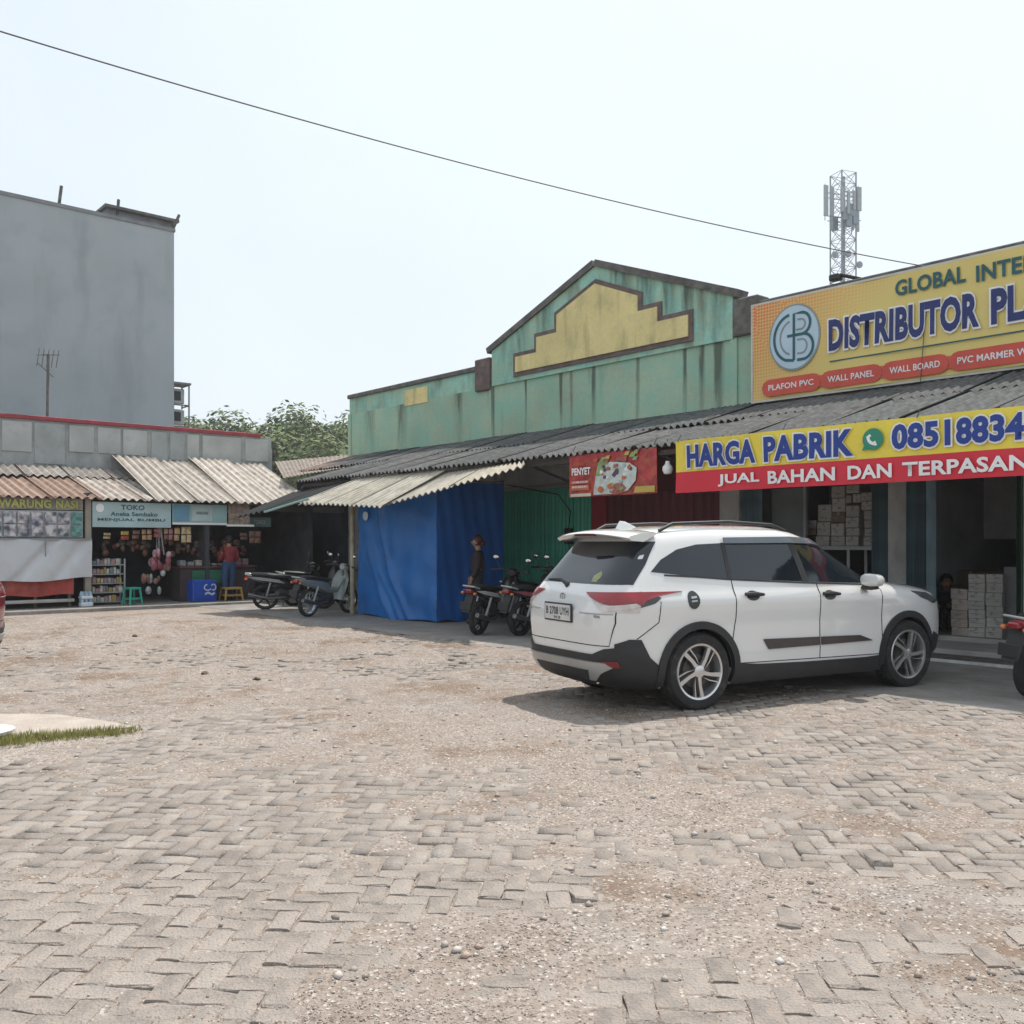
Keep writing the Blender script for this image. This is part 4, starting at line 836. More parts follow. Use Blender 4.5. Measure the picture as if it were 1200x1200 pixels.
ac = fthing('air_conditioner', 'stacked outdoor air conditioner units in a white cage on the grey building corner', 'air conditioner', GT-.2, g0)
pA, zA = ont(220, 452, GT-.2); _, zB = ont(220, 500, GT-.2)
q = MB()
for z in (zB, (zA+zB)/2): q.bbox(-.4, 0, .02, pA-g0-.1, z+.05, z+(zA-zB)/2-.12, .02)
part('unit', q, mat('ac_white', (.36,.38,.39), .5), ac)
q = MB()
for z in (zB, (zA+zB)/2):
    q.bbox(.002, .03, .08, (pA-g0)*.55, z+.15, z+(zA-zB)/2-.2, .005)
part('grille', q, BLKM, ac); q = MB()
for x in (-.45, .1):
    for y in (.02, pA-g0): q.tube([(x,y,zB-.1),(x,y,zA)], .025, 5)
for z in (zB-.02, (zA+zB)/2, zA): q.tube([(.1,.02,z),(.1,pA-g0,z),(-.45,pA-g0,z)], .025, 5)
q.box(-.5, .15, 0, pA-g0+.05, zA, zA+.06); part('cage', q, mat('cage_paint', (.16,.17,.18), .6), ac)
ap_, za_ = ont(55, 415, -11.1); mast = fthing('antenna_mast', 'thin television aerial mast standing on the red capped parapet', 'aerial', -11.1, ap_, 0)
q = MB(); q.tube([(0,0,4.0),(0,.03,za_)], .035, 6); part('mast', q, CAP, mast)
q = MB(); q.tube([(0,-.25,za_-.05),(0,.3,za_+.02)], .012, 4)
for k in range(5): q.tube([(-.12,-.2+.11*k,za_-.3),(.12,-.2+.11*k,za_+.1)], .008, 4)
q.tube([(0,-.2,za_-.25),(0,.15,za_-.55)], .012, 4); part('aerial_arms', q, CAP, mast)
# ================================================================== LEFT ROW OF STALLS
ST = -8.0
PARA = mat('parapet_concrete', (.36, .38, .375), .95, .16, 1.2, .3, 16, dirt=(.22,.24,.245), dirt_amt=.55, streak=(.15,.16,.165), streak_amt=.5, streak_scale=(1.6,1.6,.5))
sr_ = fthing('stall_row_building', 'low building of market stalls with bare concrete parapet and red cap', 'building', -11.0, 0)
pR, zR = ont(318, 516, -11); pL, zL = ont(0, 489, -11); _, zj = ont(0, 545, -11)
q = MB(); q.box(-.16, 0, -11, pR, 0, zL); part('parapet_wall', q, PARA, sr_)
q = MB(); q.bbox(-.22, .06, -11, pR-.35, zL, zL+.10, .01); part('red_cap', q, mat('red_cap_paint', (.30, .045, .06), .7, .2, 4, dirt=(.12,.06,.06), dirt_amt=.4), sr_)
pc = -10.3; k = 0
PAN = [mat('panel_light', (.41,.425,.415), .95, .16, 2, .3, 16, dirt=(.30,.31,.31), dirt_amt=.5), mat('panel_mid', (.34,.365,.365), .95, .15, 2, .3, 16, dirt=(.22,.24,.25), dirt_amt=.5)]
for (ua, ub, lo, mi) in ((2,37,.35,0),(40,76,.08,1),(81,110,.42,0),(114,141,.42,0),(144,172,.42,0),(177,196,.3,1),(199,216,.35,1),(219,233,.35,0),(237,282,.35,0),(287,314,.45,0)):
    pa, _ = ont(ua, 500, -11); pb_, _ = ont(ub, 500, -11); q = MB(); q.bbox(.003, .03, pa, pb_, zj+lo, zL-.06, .006); part('concrete_panel', q, PAN[mi], sr_)
q = MB(); q.box(-.16, 0, pR, pR+.02, 0, zL-.3); part('end_edge', q, PARA, sr_)
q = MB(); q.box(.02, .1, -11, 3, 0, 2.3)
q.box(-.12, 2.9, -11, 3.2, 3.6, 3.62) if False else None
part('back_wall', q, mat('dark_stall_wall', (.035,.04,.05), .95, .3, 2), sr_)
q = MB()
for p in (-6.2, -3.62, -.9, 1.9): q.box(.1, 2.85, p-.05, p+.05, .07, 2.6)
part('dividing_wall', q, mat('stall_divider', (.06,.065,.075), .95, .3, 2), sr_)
for u, cc in ((103.5, mat('post_beige', (.27,.245,.21), .8, .15, 3)),):
    pa, _ = ont(u-3.5, 600, ST); pb_, _ = ont(u+3.5, 600, ST); q = MB(); q.box(2.86, 3.0, pa, pb_, .07, 2.5); part('pillar', q, cc, sr_)
pa, _ = ont(289, 600, ST); q = MB(); q.box(2.7, 2.84, -6.5, 2.9, 2.28, 2.42); part('beam', q, mat('stall_beam', (.10,.09,.085), .9), sr_)
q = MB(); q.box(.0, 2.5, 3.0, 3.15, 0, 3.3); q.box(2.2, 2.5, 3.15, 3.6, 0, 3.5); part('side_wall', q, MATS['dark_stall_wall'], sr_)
# roofs, sheets run down towards +t
ZN = [mat('zinc_beige_a', (.54,.485,.43), .8, .16, 3, .2, 20, rand=.2, dirt=(.30,.22,.18), dirt_amt=.45, streak=(.22,.17,.15), streak_amt=.4), mat('zinc_beige_b', (.58,.53,.47), .8, .16, 3, .2, 20, rand=.2, dirt=(.33,.26,.22), dirt_amt=.4)]
ZR = mat('zinc_rusty_red', (.40,.28,.22), .8, .2, 3, rand=.15, dirt=(.42,.28,.22), dirt_amt=.5)
[groove(x, .20, .50) for x in ZN+[ZR]]
ZD = [mat('zinc_grey_old', (.30,.275,.25), .9, .2, 4, .2, 20, rand=.2, dirt=(.14,.12,.11), dirt_amt=.55)]
def roof_t(name, label, p0, p1, t_lo, z_lo, t_hi, z_hi, mats, pitch=.20, amp=.03, w=1.0, mfun=None):
    """sheets across p, sloping down towards +t; local x = -p"""
    o = fthing(name, label, 'roof', t_lo, p0, 0, PI/2); ln = math.hypot(z_hi-z_lo, t_hi-t_lo); sl_ = math.atan2(z_hi-z_lo, abs(t_hi-t_lo))
    ms = [corr_mesh('roof_sheet', w+.1, ln, m, pitch, amp, i, 6) for i, m in enumerate(mats)]; n = int(math.ceil((p1-p0)/w))
    for i in range(n):
        me = ms[mfun(i) if mfun else random.randrange(len(ms))]
        put('roof_sheet', me, o, (i*w, random.uniform(-.03, .03), z_lo+.008*(i % 2)+random.uniform(0,.015)), (sl_+random.gauss(0,.008), 0, random.gauss(0, .006)))
    return o
pj, _ = ont(178, 580, -8.0)
pr1, _ = ont(346, 585, -8.0)
roof_t('stall_roof', 'beige and rusty corrugated lower roof over the left stalls', -9.5, pj, -7.85, 2.45, -10.15, 3.04, ZN+[ZR], mfun=lambda i: 2 if i in (3, 4, 5) else i % 2)
roof_t('stall_roof', 'old grey narrow upper roof strip against the concrete parapet', -9.5, pj+.4, -10.0, 3.05, -11.0, 3.36, ZD)
roof_t('stall_roof', 'pale beige ribbed roof over the middle stalls, steeper than its neighbour', pj, pr1+.1, -7.75, 2.45, -10.95, 3.72, ZN, mfun=lambda i: 1)
# ---------------------------------------------------------------- things in the stalls (front plane t = ST)
def sp(u, v, t=ST): return ont(u, v, t)
def face_rect(u0, v0, u1, v1, t=ST):
    p0, _ = sp(u0, v1, t); p1, _ = sp(u1, v1, t); um = (u0+u1)/2; _, z0 = sp(um, v1, t); _, z1 = sp(um, v0, t); return p0, p1, z0, z1
def sthing(name, label, cat, p, z=0.0, t=ST, group=None): return fthing(name, label, cat, t, p, z, PI/2, group)   # local x along +p, local y into the stall
def ssheet(parent, x0, x1, z0, z1, m, y=0, warp=None, name='sheet'): return part(name, wall_sheet(x0, x1, z0, z1, y, m, warp, 24, 10), m, parent, 40)
# photo board
p0, p1, z0, z1 = face_rect(-14, 598, 97, 630)
pbm = bpy.data.materials.new('photo_collage_print'); pbm.use_nodes = True; nt = pbm.node_tree; b = nt.nodes['Principled BSDF']; b.inputs['Roughness'].default_value = .5
tc = nt.nodes.new('ShaderNodeTexCoord'); n1 = nt.nodes.new('ShaderNodeTexNoise'); n1.inputs['Scale'].default_value = 7; n1.inputs['Detail'].default_value = 6
vo = nt.nodes.new('ShaderNodeTexVoronoi'); vo.inputs['Scale'].default_value = 11; nt.links.new(tc.outputs['Object'], n1.inputs[0]); nt.links.new(tc.outputs['Object'], vo.inputs[0])
cr1 = nt.nodes.new('ShaderNodeValToRGB'); cr1.color_ramp.elements[0].color = (.06,.08,.11,1); cr1.color_ramp.elements[0].position = .36; cr1.color_ramp.elements[1].color = (.55,.55,.56,1); cr1.color_ramp.elements[1].position = .62
e = cr1.color_ramp.elements.new(.48); e.color = (.27,.26,.30,1); nt.links.new(n1.outputs[0], cr1.inputs[0])
mm_ = nt.nodes.new('ShaderNodeMix'); mm_.data_type = 'RGBA'; mm_.blend_type = 'OVERLAY'; mm_.inputs[0].default_value = .08; nt.links.new(cr1.outputs[0], mm_.inputs[6]); nt.links.new(vo.outputs['Color'], mm_.inputs[7]); nt.links.new(mm_.outputs[2], b.inputs['Base Color'])
o = sthing('photo_banner', 'faded banner printed with rows of small grey photographs above the white tarpaulin', 'banner', p0, z0); Lp = p1-p0; Hp = z1-z0
ssheet(o, 0, Lp, 0, Hp, mat('faded_banner', (.40,.41,.42), .6), 0, wave(.01))
for r in range(2):
    for c in range(7):
        a = Lp*(c/7)+.02; q = MB(); q.box(a, Lp*((c+1)/7)-.02, -.035, -.030, Hp*(.52 if r else .05), Hp*(.95 if r else .48)); part('photo_print', q, pbm if c < 6 else mat('photo_green', (.10,.24,.22), .5, .5, 12), o)
p0, p1, z0, z1 = face_rect(-14, 583, 97, 597); o = sthing('name_banner', 'narrow faded banner with yellow green lettering under the rusty roof', 'banner', p0, z0)
ssheet(o, 0, p1-p0, 0, z1-z0, mat('faded_beige', (.27,.25,.22), .7, .3, 6), 0, wave(.008))
part('lettering', text_me('lettering', 'WARUNG', (p1-p0)*.55, (z1-z0)*.72, mat('lettering_yellow_green', (.38,.40,.10), .6), .03, off=((p1-p0)*.10, -.03, .03)), None, o)
part('lettering', text_me('lettering', 'NASI', (p1-p0)*.24, (z1-z0)*.72, mat('lettering_yellow_green', (.38,.40,.10), .6), .03, off=((p1-p0)*.70, -.03, .03)), None, o)
# white tarpaulin
p0, p1, z0, z1 = face_rect(-6, 632, 107, 677)
o = sthing('tarpaulin', 'pale grey white tarpaulin hung across the left stall above the red counter cloth', 'tarpaulin', p0, z0)
Lw, Hw = p1-p0, z1-z0
def wt(u, v):
    sag = .05*math.sin(PI*u*1.1)**2*(1-v) + .05*(1-u)*(1-v)
    y = .06*math.exp(-((u-.18-.42*v)/.06)**2)*(1) + .05*math.exp(-((u-.60-.33*v)/.08)**2) + .015*math.sin(u*18+v*6) - .09*(1-v)*math.sin(PI*u)
    return (Lw*u, y-.05, Hw*v - sag)
WTM = mat('white_tarpaulin', (.50,.52,.55), .6, .08, 1.5, dirt=(.40,.39,.37), dirt_amt=.3)
part('sheet', cloth(0,1,0,1, wt, 50, 30), WTM, o, 60); q = MB(); q.tube([(0,-.04,Hw),(Lw,-.04,Hw)], .02, 6); part('pole', q, RACK, o); q = MB()
q.box(Lw*.5-.012, Lw*.5+.012, -.075, -.07, Hw*.45, Hw*.97); part('seam', q, mat('seam_grey', (.22,.22,.23), .7), o)
# red counter
p0, p1, z0, z1 = face_rect(-8, 679, 86, 715); o = sthing('counter', 'market counter wrapped in faded red cloth above a low white plank', 'counter', p0, .07)
Lc = p1-p0; q = MB(); q.box(.02, Lc-.02, .03, .7, .30, .72); part('body', q, mat('counter_wood', (.12,.09,.07), .9), o)
def rc(u, v): return (Lc*u, .0+.012*math.sin(u*40+v*3)+.02*math.sin(u*11), .27+.42*v+.02*math.sin(u*9))
part('cloth', cloth(0,1,0,1, rc, 60, 10), mat('red_cloth', (.34,.055,.045), .8, .25, 3, dirt=(.25,.12,.09), dirt_amt=.4), o, 60)
q = MB(); q.bbox(0, Lc, -.10, -.02, .12, .19, .01); part('plank', q, mat('plank_pale', (.36,.35,.33), .9, .2), o)
for x in (.05, Lc*.5, Lc-.1): part('leg', MB().box(x, x+.06, .02, .08, 0, .3), MATS['counter_wood'], o)
# blue white box pack
p0, p1, z0, z1 = face_rect(92, 697, 106, 715); o = sthing('bottle_pack', 'blue and white shrink wrapped water pack at the foot of the beige post', 'water pack', p0, .07); q = MB(); w = p1-p0
for i in range(3):
    for j in range(2): q.lathe([(0,0),(w/6*.95,0),(w/6*.95,.26),(w/9,.30),(w/16,.34),(0,.34)], 10, M=Matrix.Translation((w*(i+.5)/3, -.05+j*.11-.1, 0)) @ Matrix.Rotation(PI/2, 4, 'X'))
part('bottle', q, mat('bottle_blue', (.30,.42,.52), .25, .3, 12), o, 40); part('wrap', MB().bbox(0, w, -.22, .02, 0, .10, .02), mat('wrap_white', (.55,.6,.64), .4), o); part('wrap', MB().bbox(0, w, -.221, .021, .17, .24, .02), mat('wrap_white', (.55,.6,.64), .4), o)
# signs of stall two
p0, p1, z0, z1 = face_rect(108, 589, 200, 618); o = sthing('stall_sign', 'pale blue stall sign with dark teal lettering in three lines', 'sign', p0, z0, ST+.02); w, h = p1-p0, z1-z0
SB = mat('sign_pale_blue', (.36,.48,.50), .6, .12, 2); SD = mat('sign_dark_teal', (.035,.10,.12), .6)
ssheet(o, 0, w, 0, h, SB, 0, None); part('lettering', text_me('lettering', 'TOKO', w*.30, h*.20, SD, .02, off=(w*.35, -.01, h*.70)), None, o); part('lettering', text_me('lettering', 'Aneka Sembako', w*.60, h*.17, SD, .02, off=(w*.22, -.01, h*.45)), None, o); part('lettering', text_me('lettering', 'MENJUAL BUMBU', w*.86, h*.14, SD, .02, off=(w*.06, -.01, h*.22)), None, o)
part('badge', disc(w*.09, h*.76, .09, .10, -.012, 20), WH, o)
p0, p1, z0, z1 = face_rect(202, 591, 266, 615); o = sthing('stall_sign', 'light turquoise stall sign with a pale centre panel and blue patch', 'sign', p0, z0, ST); w, h = p1-p0, z1-z0
ssheet(o, 0, w, 0, h, mat('sign_turquoise', (.28,.44,.43), .6, .12, 2)); part('patch', MB().box(w*.02, w*.30, -.012, -.004, h*.16, h*.95), mat('sign_blue', (.14,.30,.42), .6), o); part('patch', MB().box(w*.34, w*.72, -.012, -.004, h*.18, h*.95), mat('sign_pale', (.42,.52,.52), .6), o); part('stripe', MB().box(0, w, -.013, -.004, 0, h*.10), WH, o); part('lettering', text_me('lettering', 'WARUNG', w*.22, h*.14, SD, .02, off=(w*.42, -.02, h*.5)), None, o)
p0, p1, z0, z1 = face_rect(267, 590, 292, 617); o = sthing('stall_board', 'brownish weathered board hanging right of the turquoise sign', 'board', p0, z0, ST+.03); ssheet(o, 0, p1-p0, .04, z1-z0, mat('board_brown', (.30,.23,.18), .8, .4, 9, dirt=(.14,.09,.08), dirt_amt=.5)); part('strip', MB().box(-.05, p1-p0+.1, -.03, -.005, 0, .05), WH, o)
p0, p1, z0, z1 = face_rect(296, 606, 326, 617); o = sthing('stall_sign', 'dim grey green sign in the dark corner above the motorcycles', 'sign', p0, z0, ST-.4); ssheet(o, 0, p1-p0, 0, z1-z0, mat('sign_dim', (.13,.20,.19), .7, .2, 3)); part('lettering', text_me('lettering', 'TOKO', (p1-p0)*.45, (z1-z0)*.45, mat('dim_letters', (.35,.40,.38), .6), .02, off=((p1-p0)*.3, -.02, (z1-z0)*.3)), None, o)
# hanging sachets and snack packets
SNK = [mat('packet_'+n, c, .4, .3, 14) for n, c in (('cream', (.48,.38,.22)), ('tan', (.42,.27,.14)), ('red', (.34,.06,.05)), ('pink', (.38,.16,.18)), ('yellow', (.45,.36,.08)), ('brown', (.20,.11,.08)))]
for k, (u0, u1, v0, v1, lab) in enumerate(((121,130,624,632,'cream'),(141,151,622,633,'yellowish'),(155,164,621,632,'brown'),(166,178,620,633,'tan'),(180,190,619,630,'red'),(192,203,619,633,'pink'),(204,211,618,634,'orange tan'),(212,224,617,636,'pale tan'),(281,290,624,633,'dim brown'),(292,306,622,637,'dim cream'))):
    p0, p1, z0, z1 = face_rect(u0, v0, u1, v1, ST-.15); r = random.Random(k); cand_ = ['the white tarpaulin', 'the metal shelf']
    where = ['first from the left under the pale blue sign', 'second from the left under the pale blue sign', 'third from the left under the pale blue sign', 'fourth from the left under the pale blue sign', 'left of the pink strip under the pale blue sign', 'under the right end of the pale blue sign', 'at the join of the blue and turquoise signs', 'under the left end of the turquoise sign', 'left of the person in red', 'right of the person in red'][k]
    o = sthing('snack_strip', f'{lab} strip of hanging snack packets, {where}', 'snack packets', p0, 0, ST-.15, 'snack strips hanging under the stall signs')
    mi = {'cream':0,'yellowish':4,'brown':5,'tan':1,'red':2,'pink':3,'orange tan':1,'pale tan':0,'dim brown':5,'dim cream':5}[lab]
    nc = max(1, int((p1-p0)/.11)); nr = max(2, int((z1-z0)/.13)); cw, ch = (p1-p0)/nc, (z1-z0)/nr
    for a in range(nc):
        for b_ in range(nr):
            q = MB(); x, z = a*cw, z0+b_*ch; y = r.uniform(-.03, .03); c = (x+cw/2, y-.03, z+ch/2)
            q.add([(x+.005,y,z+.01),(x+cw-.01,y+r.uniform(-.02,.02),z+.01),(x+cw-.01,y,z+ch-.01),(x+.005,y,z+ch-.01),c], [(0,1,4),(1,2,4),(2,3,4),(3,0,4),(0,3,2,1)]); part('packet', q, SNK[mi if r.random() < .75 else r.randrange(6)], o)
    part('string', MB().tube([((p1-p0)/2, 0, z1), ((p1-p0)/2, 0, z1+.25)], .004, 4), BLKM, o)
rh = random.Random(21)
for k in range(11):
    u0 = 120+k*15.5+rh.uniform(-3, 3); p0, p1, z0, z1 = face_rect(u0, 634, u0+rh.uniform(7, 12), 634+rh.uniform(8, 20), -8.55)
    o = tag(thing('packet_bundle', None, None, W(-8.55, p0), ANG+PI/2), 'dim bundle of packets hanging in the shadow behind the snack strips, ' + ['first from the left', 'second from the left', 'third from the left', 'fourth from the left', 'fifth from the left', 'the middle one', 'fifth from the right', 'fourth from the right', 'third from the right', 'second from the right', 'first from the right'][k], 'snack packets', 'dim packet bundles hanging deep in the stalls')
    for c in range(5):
        part('packet', MB().ball((rh.uniform(0, p1-p0), rh.uniform(-.08,.08), z0+(z1-z0)*(c+.5)/5), (rh.uniform(.05,.09), .04, rh.uniform(.05,.09)), 7), mat('dim_packet_%d' % (c % 4), [(.16,.08,.05), (.13,.035,.04), (.20,.15,.09), (.07,.06,.06)][c % 4], .6, .4, 12), o, 60)  # shade deep in the stall is put into these dark packet colours
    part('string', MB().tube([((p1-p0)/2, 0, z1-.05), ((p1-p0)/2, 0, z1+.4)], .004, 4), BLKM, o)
# metal shelf with goods
p0, p1, z0, z1 = face_rect(106, 655, 147, 711, ST-.2); o = sthing('display_shelf', 'small metal shelf filled with packets and jars behind the green stool', 'shelf', p0, .07, ST-.2); w, h = p1-p0, z1-.07
for x in (0, w-.03):
    for y in (0, .3): part('leg', MB().box(x, x+.03, y, y+.03, 0, h), mat('shelf_frame', (.30,.33,.32), .6), o)
GD = [mat('goods_'+n, c, .5, .3, 15) for n, c in (('grey',(.28,.30,.32)),('cream',(.45,.42,.36)),('ochre',(.36,.25,.08)),('rose',(.30,.18,.2)),('teal',(.10,.18,.2)))]
for k in range(5):
    z = .06+k*h/5; part('shelf_board', MB().box(.03, w-.03, .0, .33, z, z+.02), MATS['shelf_frame'], o)
    if k < 5:
        q = [MB() for _ in GD]; x = .05
        while x < w-.12:
            ww = random.uniform(.05, .11); hh = random.uniform(.09, .15); q[random.randrange(5)].bbox(x, x+ww-.01, .03, .25, z+.021, z+.02+hh, .008); x += ww
        for g_, m_ in zip(q, GD):
            if g_.v: part('goods', g_, m_, o)
# green and yellow plastic stools
def stool(label, p, t, s, h, m):
    o = fthing('plastic_stool', label, 'stool', t, p, .07, random.uniform(-.3, .3)); q = MB(); q.bbox(-s/2, s/2, -s/2, s/2, h-.05, h, .012); part('seat', q, m, o)
    for a in (-1, 1):
        for b_ in (-1, 1): part('leg', MB().tube([(a*(s/2-.03), b_*(s/2-.03), h-.04), (a*(s/2+.01), b_*(s/2+.01), 0)], [.028, .022], 6), m, o)
    q = MB()
    for a in (-1, 1): q.box(a*(s/2-.02)-.012, a*(s/2-.02)+.012, -s/2+.03, s/2-.03, .12, .16); q.box(-s/2+.03, s/2-.03, a*(s/2-.02)-.012, a*(s/2-.02)+.012, .12, .16)
    part('brace', q, m, o); return o
p_, _ = ont(155, 711, -7.9); stool('mint green plastic stool standing beside the metal shelf', p_, -7.9, .29, .40, mat('stool_green', (.03,.32,.24), .5))
p_, _ = ont(271, 706, -7.85); stool('yellow wooden stool in front of the person in the red shirt', p_, -7.85, .42, .33, mat('stool_yellow', (.34,.22,.05), .6))
# bunch of pink toys and bags
p_, _ = ont(187, 660, -8.1); o = fthing('hanging_toy_bundle', 'bundle of pink and red bagged goods hanging from strings in the stall', 'hanging bags', -8.1, p_, 0, PI/2); r = random.Random(3); TM = [mat('bag_'+n, c, .45, .4, 12) for n, c in (('rose',(.30,.09,.13)),('pinkish',(.42,.26,.29)),('crimson',(.22,.03,.06)),('brown',(.22,.12,.09)),('clear',(.32,.36,.37)))]
for k in range(26):
    z = r.uniform(.35, 1.35); wv_ = .10+.16*math.sin(PI*(1.42-z)/1.15); x = r.uniform(-wv_, wv_) - (.12 if z < .7 else 0); q = MB(); q.ball((x, r.uniform(-.1,.1), z), (r.uniform(.04,.08), r.uniform(.04,.07), r.uniform(.07,.14)), 7); part('bag', q, TM[(k if z > .7 else 3+k % 2) % 5], o, 60)
q = MB()
for k in range(6): q.tube([(r.uniform(-.15,.15), 0, 1.2), (r.uniform(-.05,.05), 0, 2.0)], .006, 4)
part('string', q, mat('string_pale', (.3,.3,.3), .8), o)
# counter with goods, blue crate, green cloth
p0, p1, z0, z1 = face_rect(212, 662, 300, 712, ST-.15); o = sthing('counter', 'dark stall counter with a tray of goods on top behind the blue crate', 'counter', p0, .07, ST-.15); w = p1-p0
part('body', MB().bbox(0, w, .05, .6, 0, .80, .01), mat('counter_dark', (.05,.035,.04), .8), o); part('green_cloth', MB().bbox(w*.15, w*.55, .02, .049, .42, .74, .01), mat('green_cloth', (.02,.15,.08), .7), o); part('top', MB().bbox(-.03, w+.03, 0, .63, .801, .84, .01), mat('counter_top_red', (.12,.04,.045), .6), o)
for k in range(9):
    x = .05+k*.2; hh = random.uniform(.08, .2); oo = fthing('goods_tray', f'pale packet of goods on the dark stall counter, {["first","second","third","fourth","fifth","sixth","seventh","eighth","ninth"][k]} from the left', 'goods', ST-.15-.2, p0+x, .912, PI/2, 'goods lined up on the stall counter')
    if k not in (4, 5): part('packet', MB().bbox(0, .16, 0, .2, 0, hh, .02), GD[[0,0,1,0,1,1,3,3,3][k]], oo)
    else: part('packet', MB().bbox(0, .14, 0, .2, 0, .06, .02), GD[1], oo)
p0, p1, z0, z1 = face_rect(226, 681, 254, 708, ST+.15); o = sthing('crate', 'bright blue plastic crate with white markings under the stall counter', 'crate', p0, .07, ST+.15); w, h = p1-p0, .52
q = MB(); CB_ = mat('crate_blue', (.012,.07,.42), .45); q.bbox(0, w, 0, .4, 0, h, .02); part('body', q, CB_, o); q = MB()
for z in (.12,.25,.38): q.box(.03, w-.03, -.008, .0, z, z+.03)
part('rib', q, CB_, o); q = MB(); q.add(*stroke(arc(w*.62, h*.66, .09, .07, 100, 330, 10), .03, -.013)); q.add(*stroke(arc(w*.85, h*.66, .06, .07, 150, -120, 10), .03, -.0135)); q.add(*stroke([(w*.5, h*.35), (w*.62, h*.42), (w*.8, h*.33), (w*.9, h*.4)], .05, -.014)); part('marking', q, mat('crate_white', (.5,.58,.68), .5), o)
# back goods shadows in the dark corner
o = fthing('stall_table', 'dark table with odds and ends deep in the corner behind the motorcycles', 'table', -6.5, 2.9, .0); part('top', MB().bbox(-1, 1, -.4, .4, .75, .80, .01), mat('counter_dark', (.05,.035,.04), .8), o)
for x, y in ((-.9,-.3),(.9,-.3),(-.9,.3),(.9,.3)): part('leg', MB().box(x-.03, x+.03, y-.03, y+.03, 0, .75), MATS['counter_dark'], o)
# ---------------------------------------------------------------- little roofs behind the corner
p_, z_ = ont(332, 545, -11.8)
for nm_, lab, (a, b, c, d), m_ in (('shed_roof', 'rusty pale roof sheet over the gap in the corner, nearest the green wall', (at(332,560,1.5), at(404,548,3.2), at(409,533,4.6), at(322,541,4.5)), [mat('rust_pale_roof', (.25,.21,.18), .9, .35, 3, dirt=(.12,.09,.07), dirt_amt=.7)]),):
    o = fthing(nm_, lab, 'roof', 0, 0); warped_sheet(o, a, b, c, d, m_, cols=3, nm='roof_sheet', pitch=.09, amp=.012)
sh = fthing('shed', 'low old shed with brown tiled roof behind the corner of the stalls', 'shed', -13.5, 8.0); _, zs = ont(360, 536, -13.5)
q = MB(); q.box(-2.5, 3, 0, 4, 0, zs-.6); part('wall', q, mat('shed_wall', (.22,.2,.18), .9), sh); q = MB(); q.prism([(-2.9, zs-.7), (3.4, zs-.5), (3.4, zs-.4), (-2.9, zs+.05)], -.3, 4.3); part('roof', q, mat('shed_roof_brown', (.17,.115,.09), .9, .3, 4), sh)
# ================================================================== TREES
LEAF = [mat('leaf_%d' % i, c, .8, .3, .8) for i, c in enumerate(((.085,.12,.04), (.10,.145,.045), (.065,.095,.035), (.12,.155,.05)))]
BARK = mat('bark', (.12,.09,.07), .9)
def tree(label, x, y, h, r, seed, n=2600, lw=.30, group=None):
    o = thing('tree', label, 'tree', (x, y, 0), 0, group); rd = random.Random(seed)
    q = MB(); q.tube([(0,0,0),(.1,0,h*.3),(.0,.1,h*.6)], [.28,.2,.12], 8)
    cl = []
    for i in range(26):
        a = rd.uniform(0, 6.28); rr = r*rd.uniform(.15, .85); z = h*rd.uniform(.22, .82); s = r*rd.uniform(.32, .44)*(1.15-abs(z/h-.62)*.7); cl.append((math.cos(a)*rr, math.sin(a)*rr, z, s)); q.tube([(0,0,h*.32), (math.cos(a)*rr*.5, math.sin(a)*rr*.5, (h*.35+z)/2), (math.cos(a)*rr, math.sin(a)*rr, z)], [.11,.06,.03], 5)
    part('trunk', q, BARK, o, 40); vs = []; fs = []; mi = []
    for i in range(n):
        c = rd.choice(cl); d = Vector((rd.gauss(0,1), rd.gauss(0,1), rd.gauss(0,1))).normalized(); k = c[3]*rd.random()**.35
        p = Vector((c[0], c[1], c[2])) + Vector((d.x*k, d.y*k, d.z*k*.8)); nrm = (d+Vector((0,0,.6))+Vector((rd.gauss(0,.5), rd.gauss(0,.5), rd.gauss(0,.5)))).normalized(); a = nrm.orthogonal().normalized(); b_ = nrm.cross(a); w = lw*rd.uniform(.55, 1.2); s = len(vs)
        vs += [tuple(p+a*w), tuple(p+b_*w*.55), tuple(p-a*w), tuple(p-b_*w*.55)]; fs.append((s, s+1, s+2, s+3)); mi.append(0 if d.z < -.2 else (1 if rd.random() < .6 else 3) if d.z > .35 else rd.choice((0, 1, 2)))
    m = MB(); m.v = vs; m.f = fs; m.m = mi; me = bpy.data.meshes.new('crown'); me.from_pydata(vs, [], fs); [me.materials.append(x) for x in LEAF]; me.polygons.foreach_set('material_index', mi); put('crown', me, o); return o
for i, (u, v, Y, r, lab) in enumerate(((200, 472, 88, 6.0, 'leftmost bushy green tree, close beside the grey building'), (240, 471, 92, 7.0, 'broad leafy tree rising just right of the air conditioner cage'), (290, 470, 96, 7.4, 'rounded bright green tree above the end of the parapet'), (336, 469, 94, 7.0, 'full crowned tree in the middle of the gap, tallest there'), (380, 473, 98, 7.2, 'leafy tree just left of the green building'), (420, 480, 90, 6.2, 'tree half hidden behind the left end of the green building'), (312, 492, 80, 6.4, 'lower darker green tree in front, above the small shed roof'), (366, 494, 78, 6.2, 'lower greyish green tree in front, left of the green wall'), (258, 494, 82, 6.0, 'low dense tree directly behind the parapet'))):
    tree(lab, (u-600)/FPX*Y, Y, EYE+Y*(HVY-v)/FPX+.2, r, 10+i, 8500, .30, 'trees beyond the market')
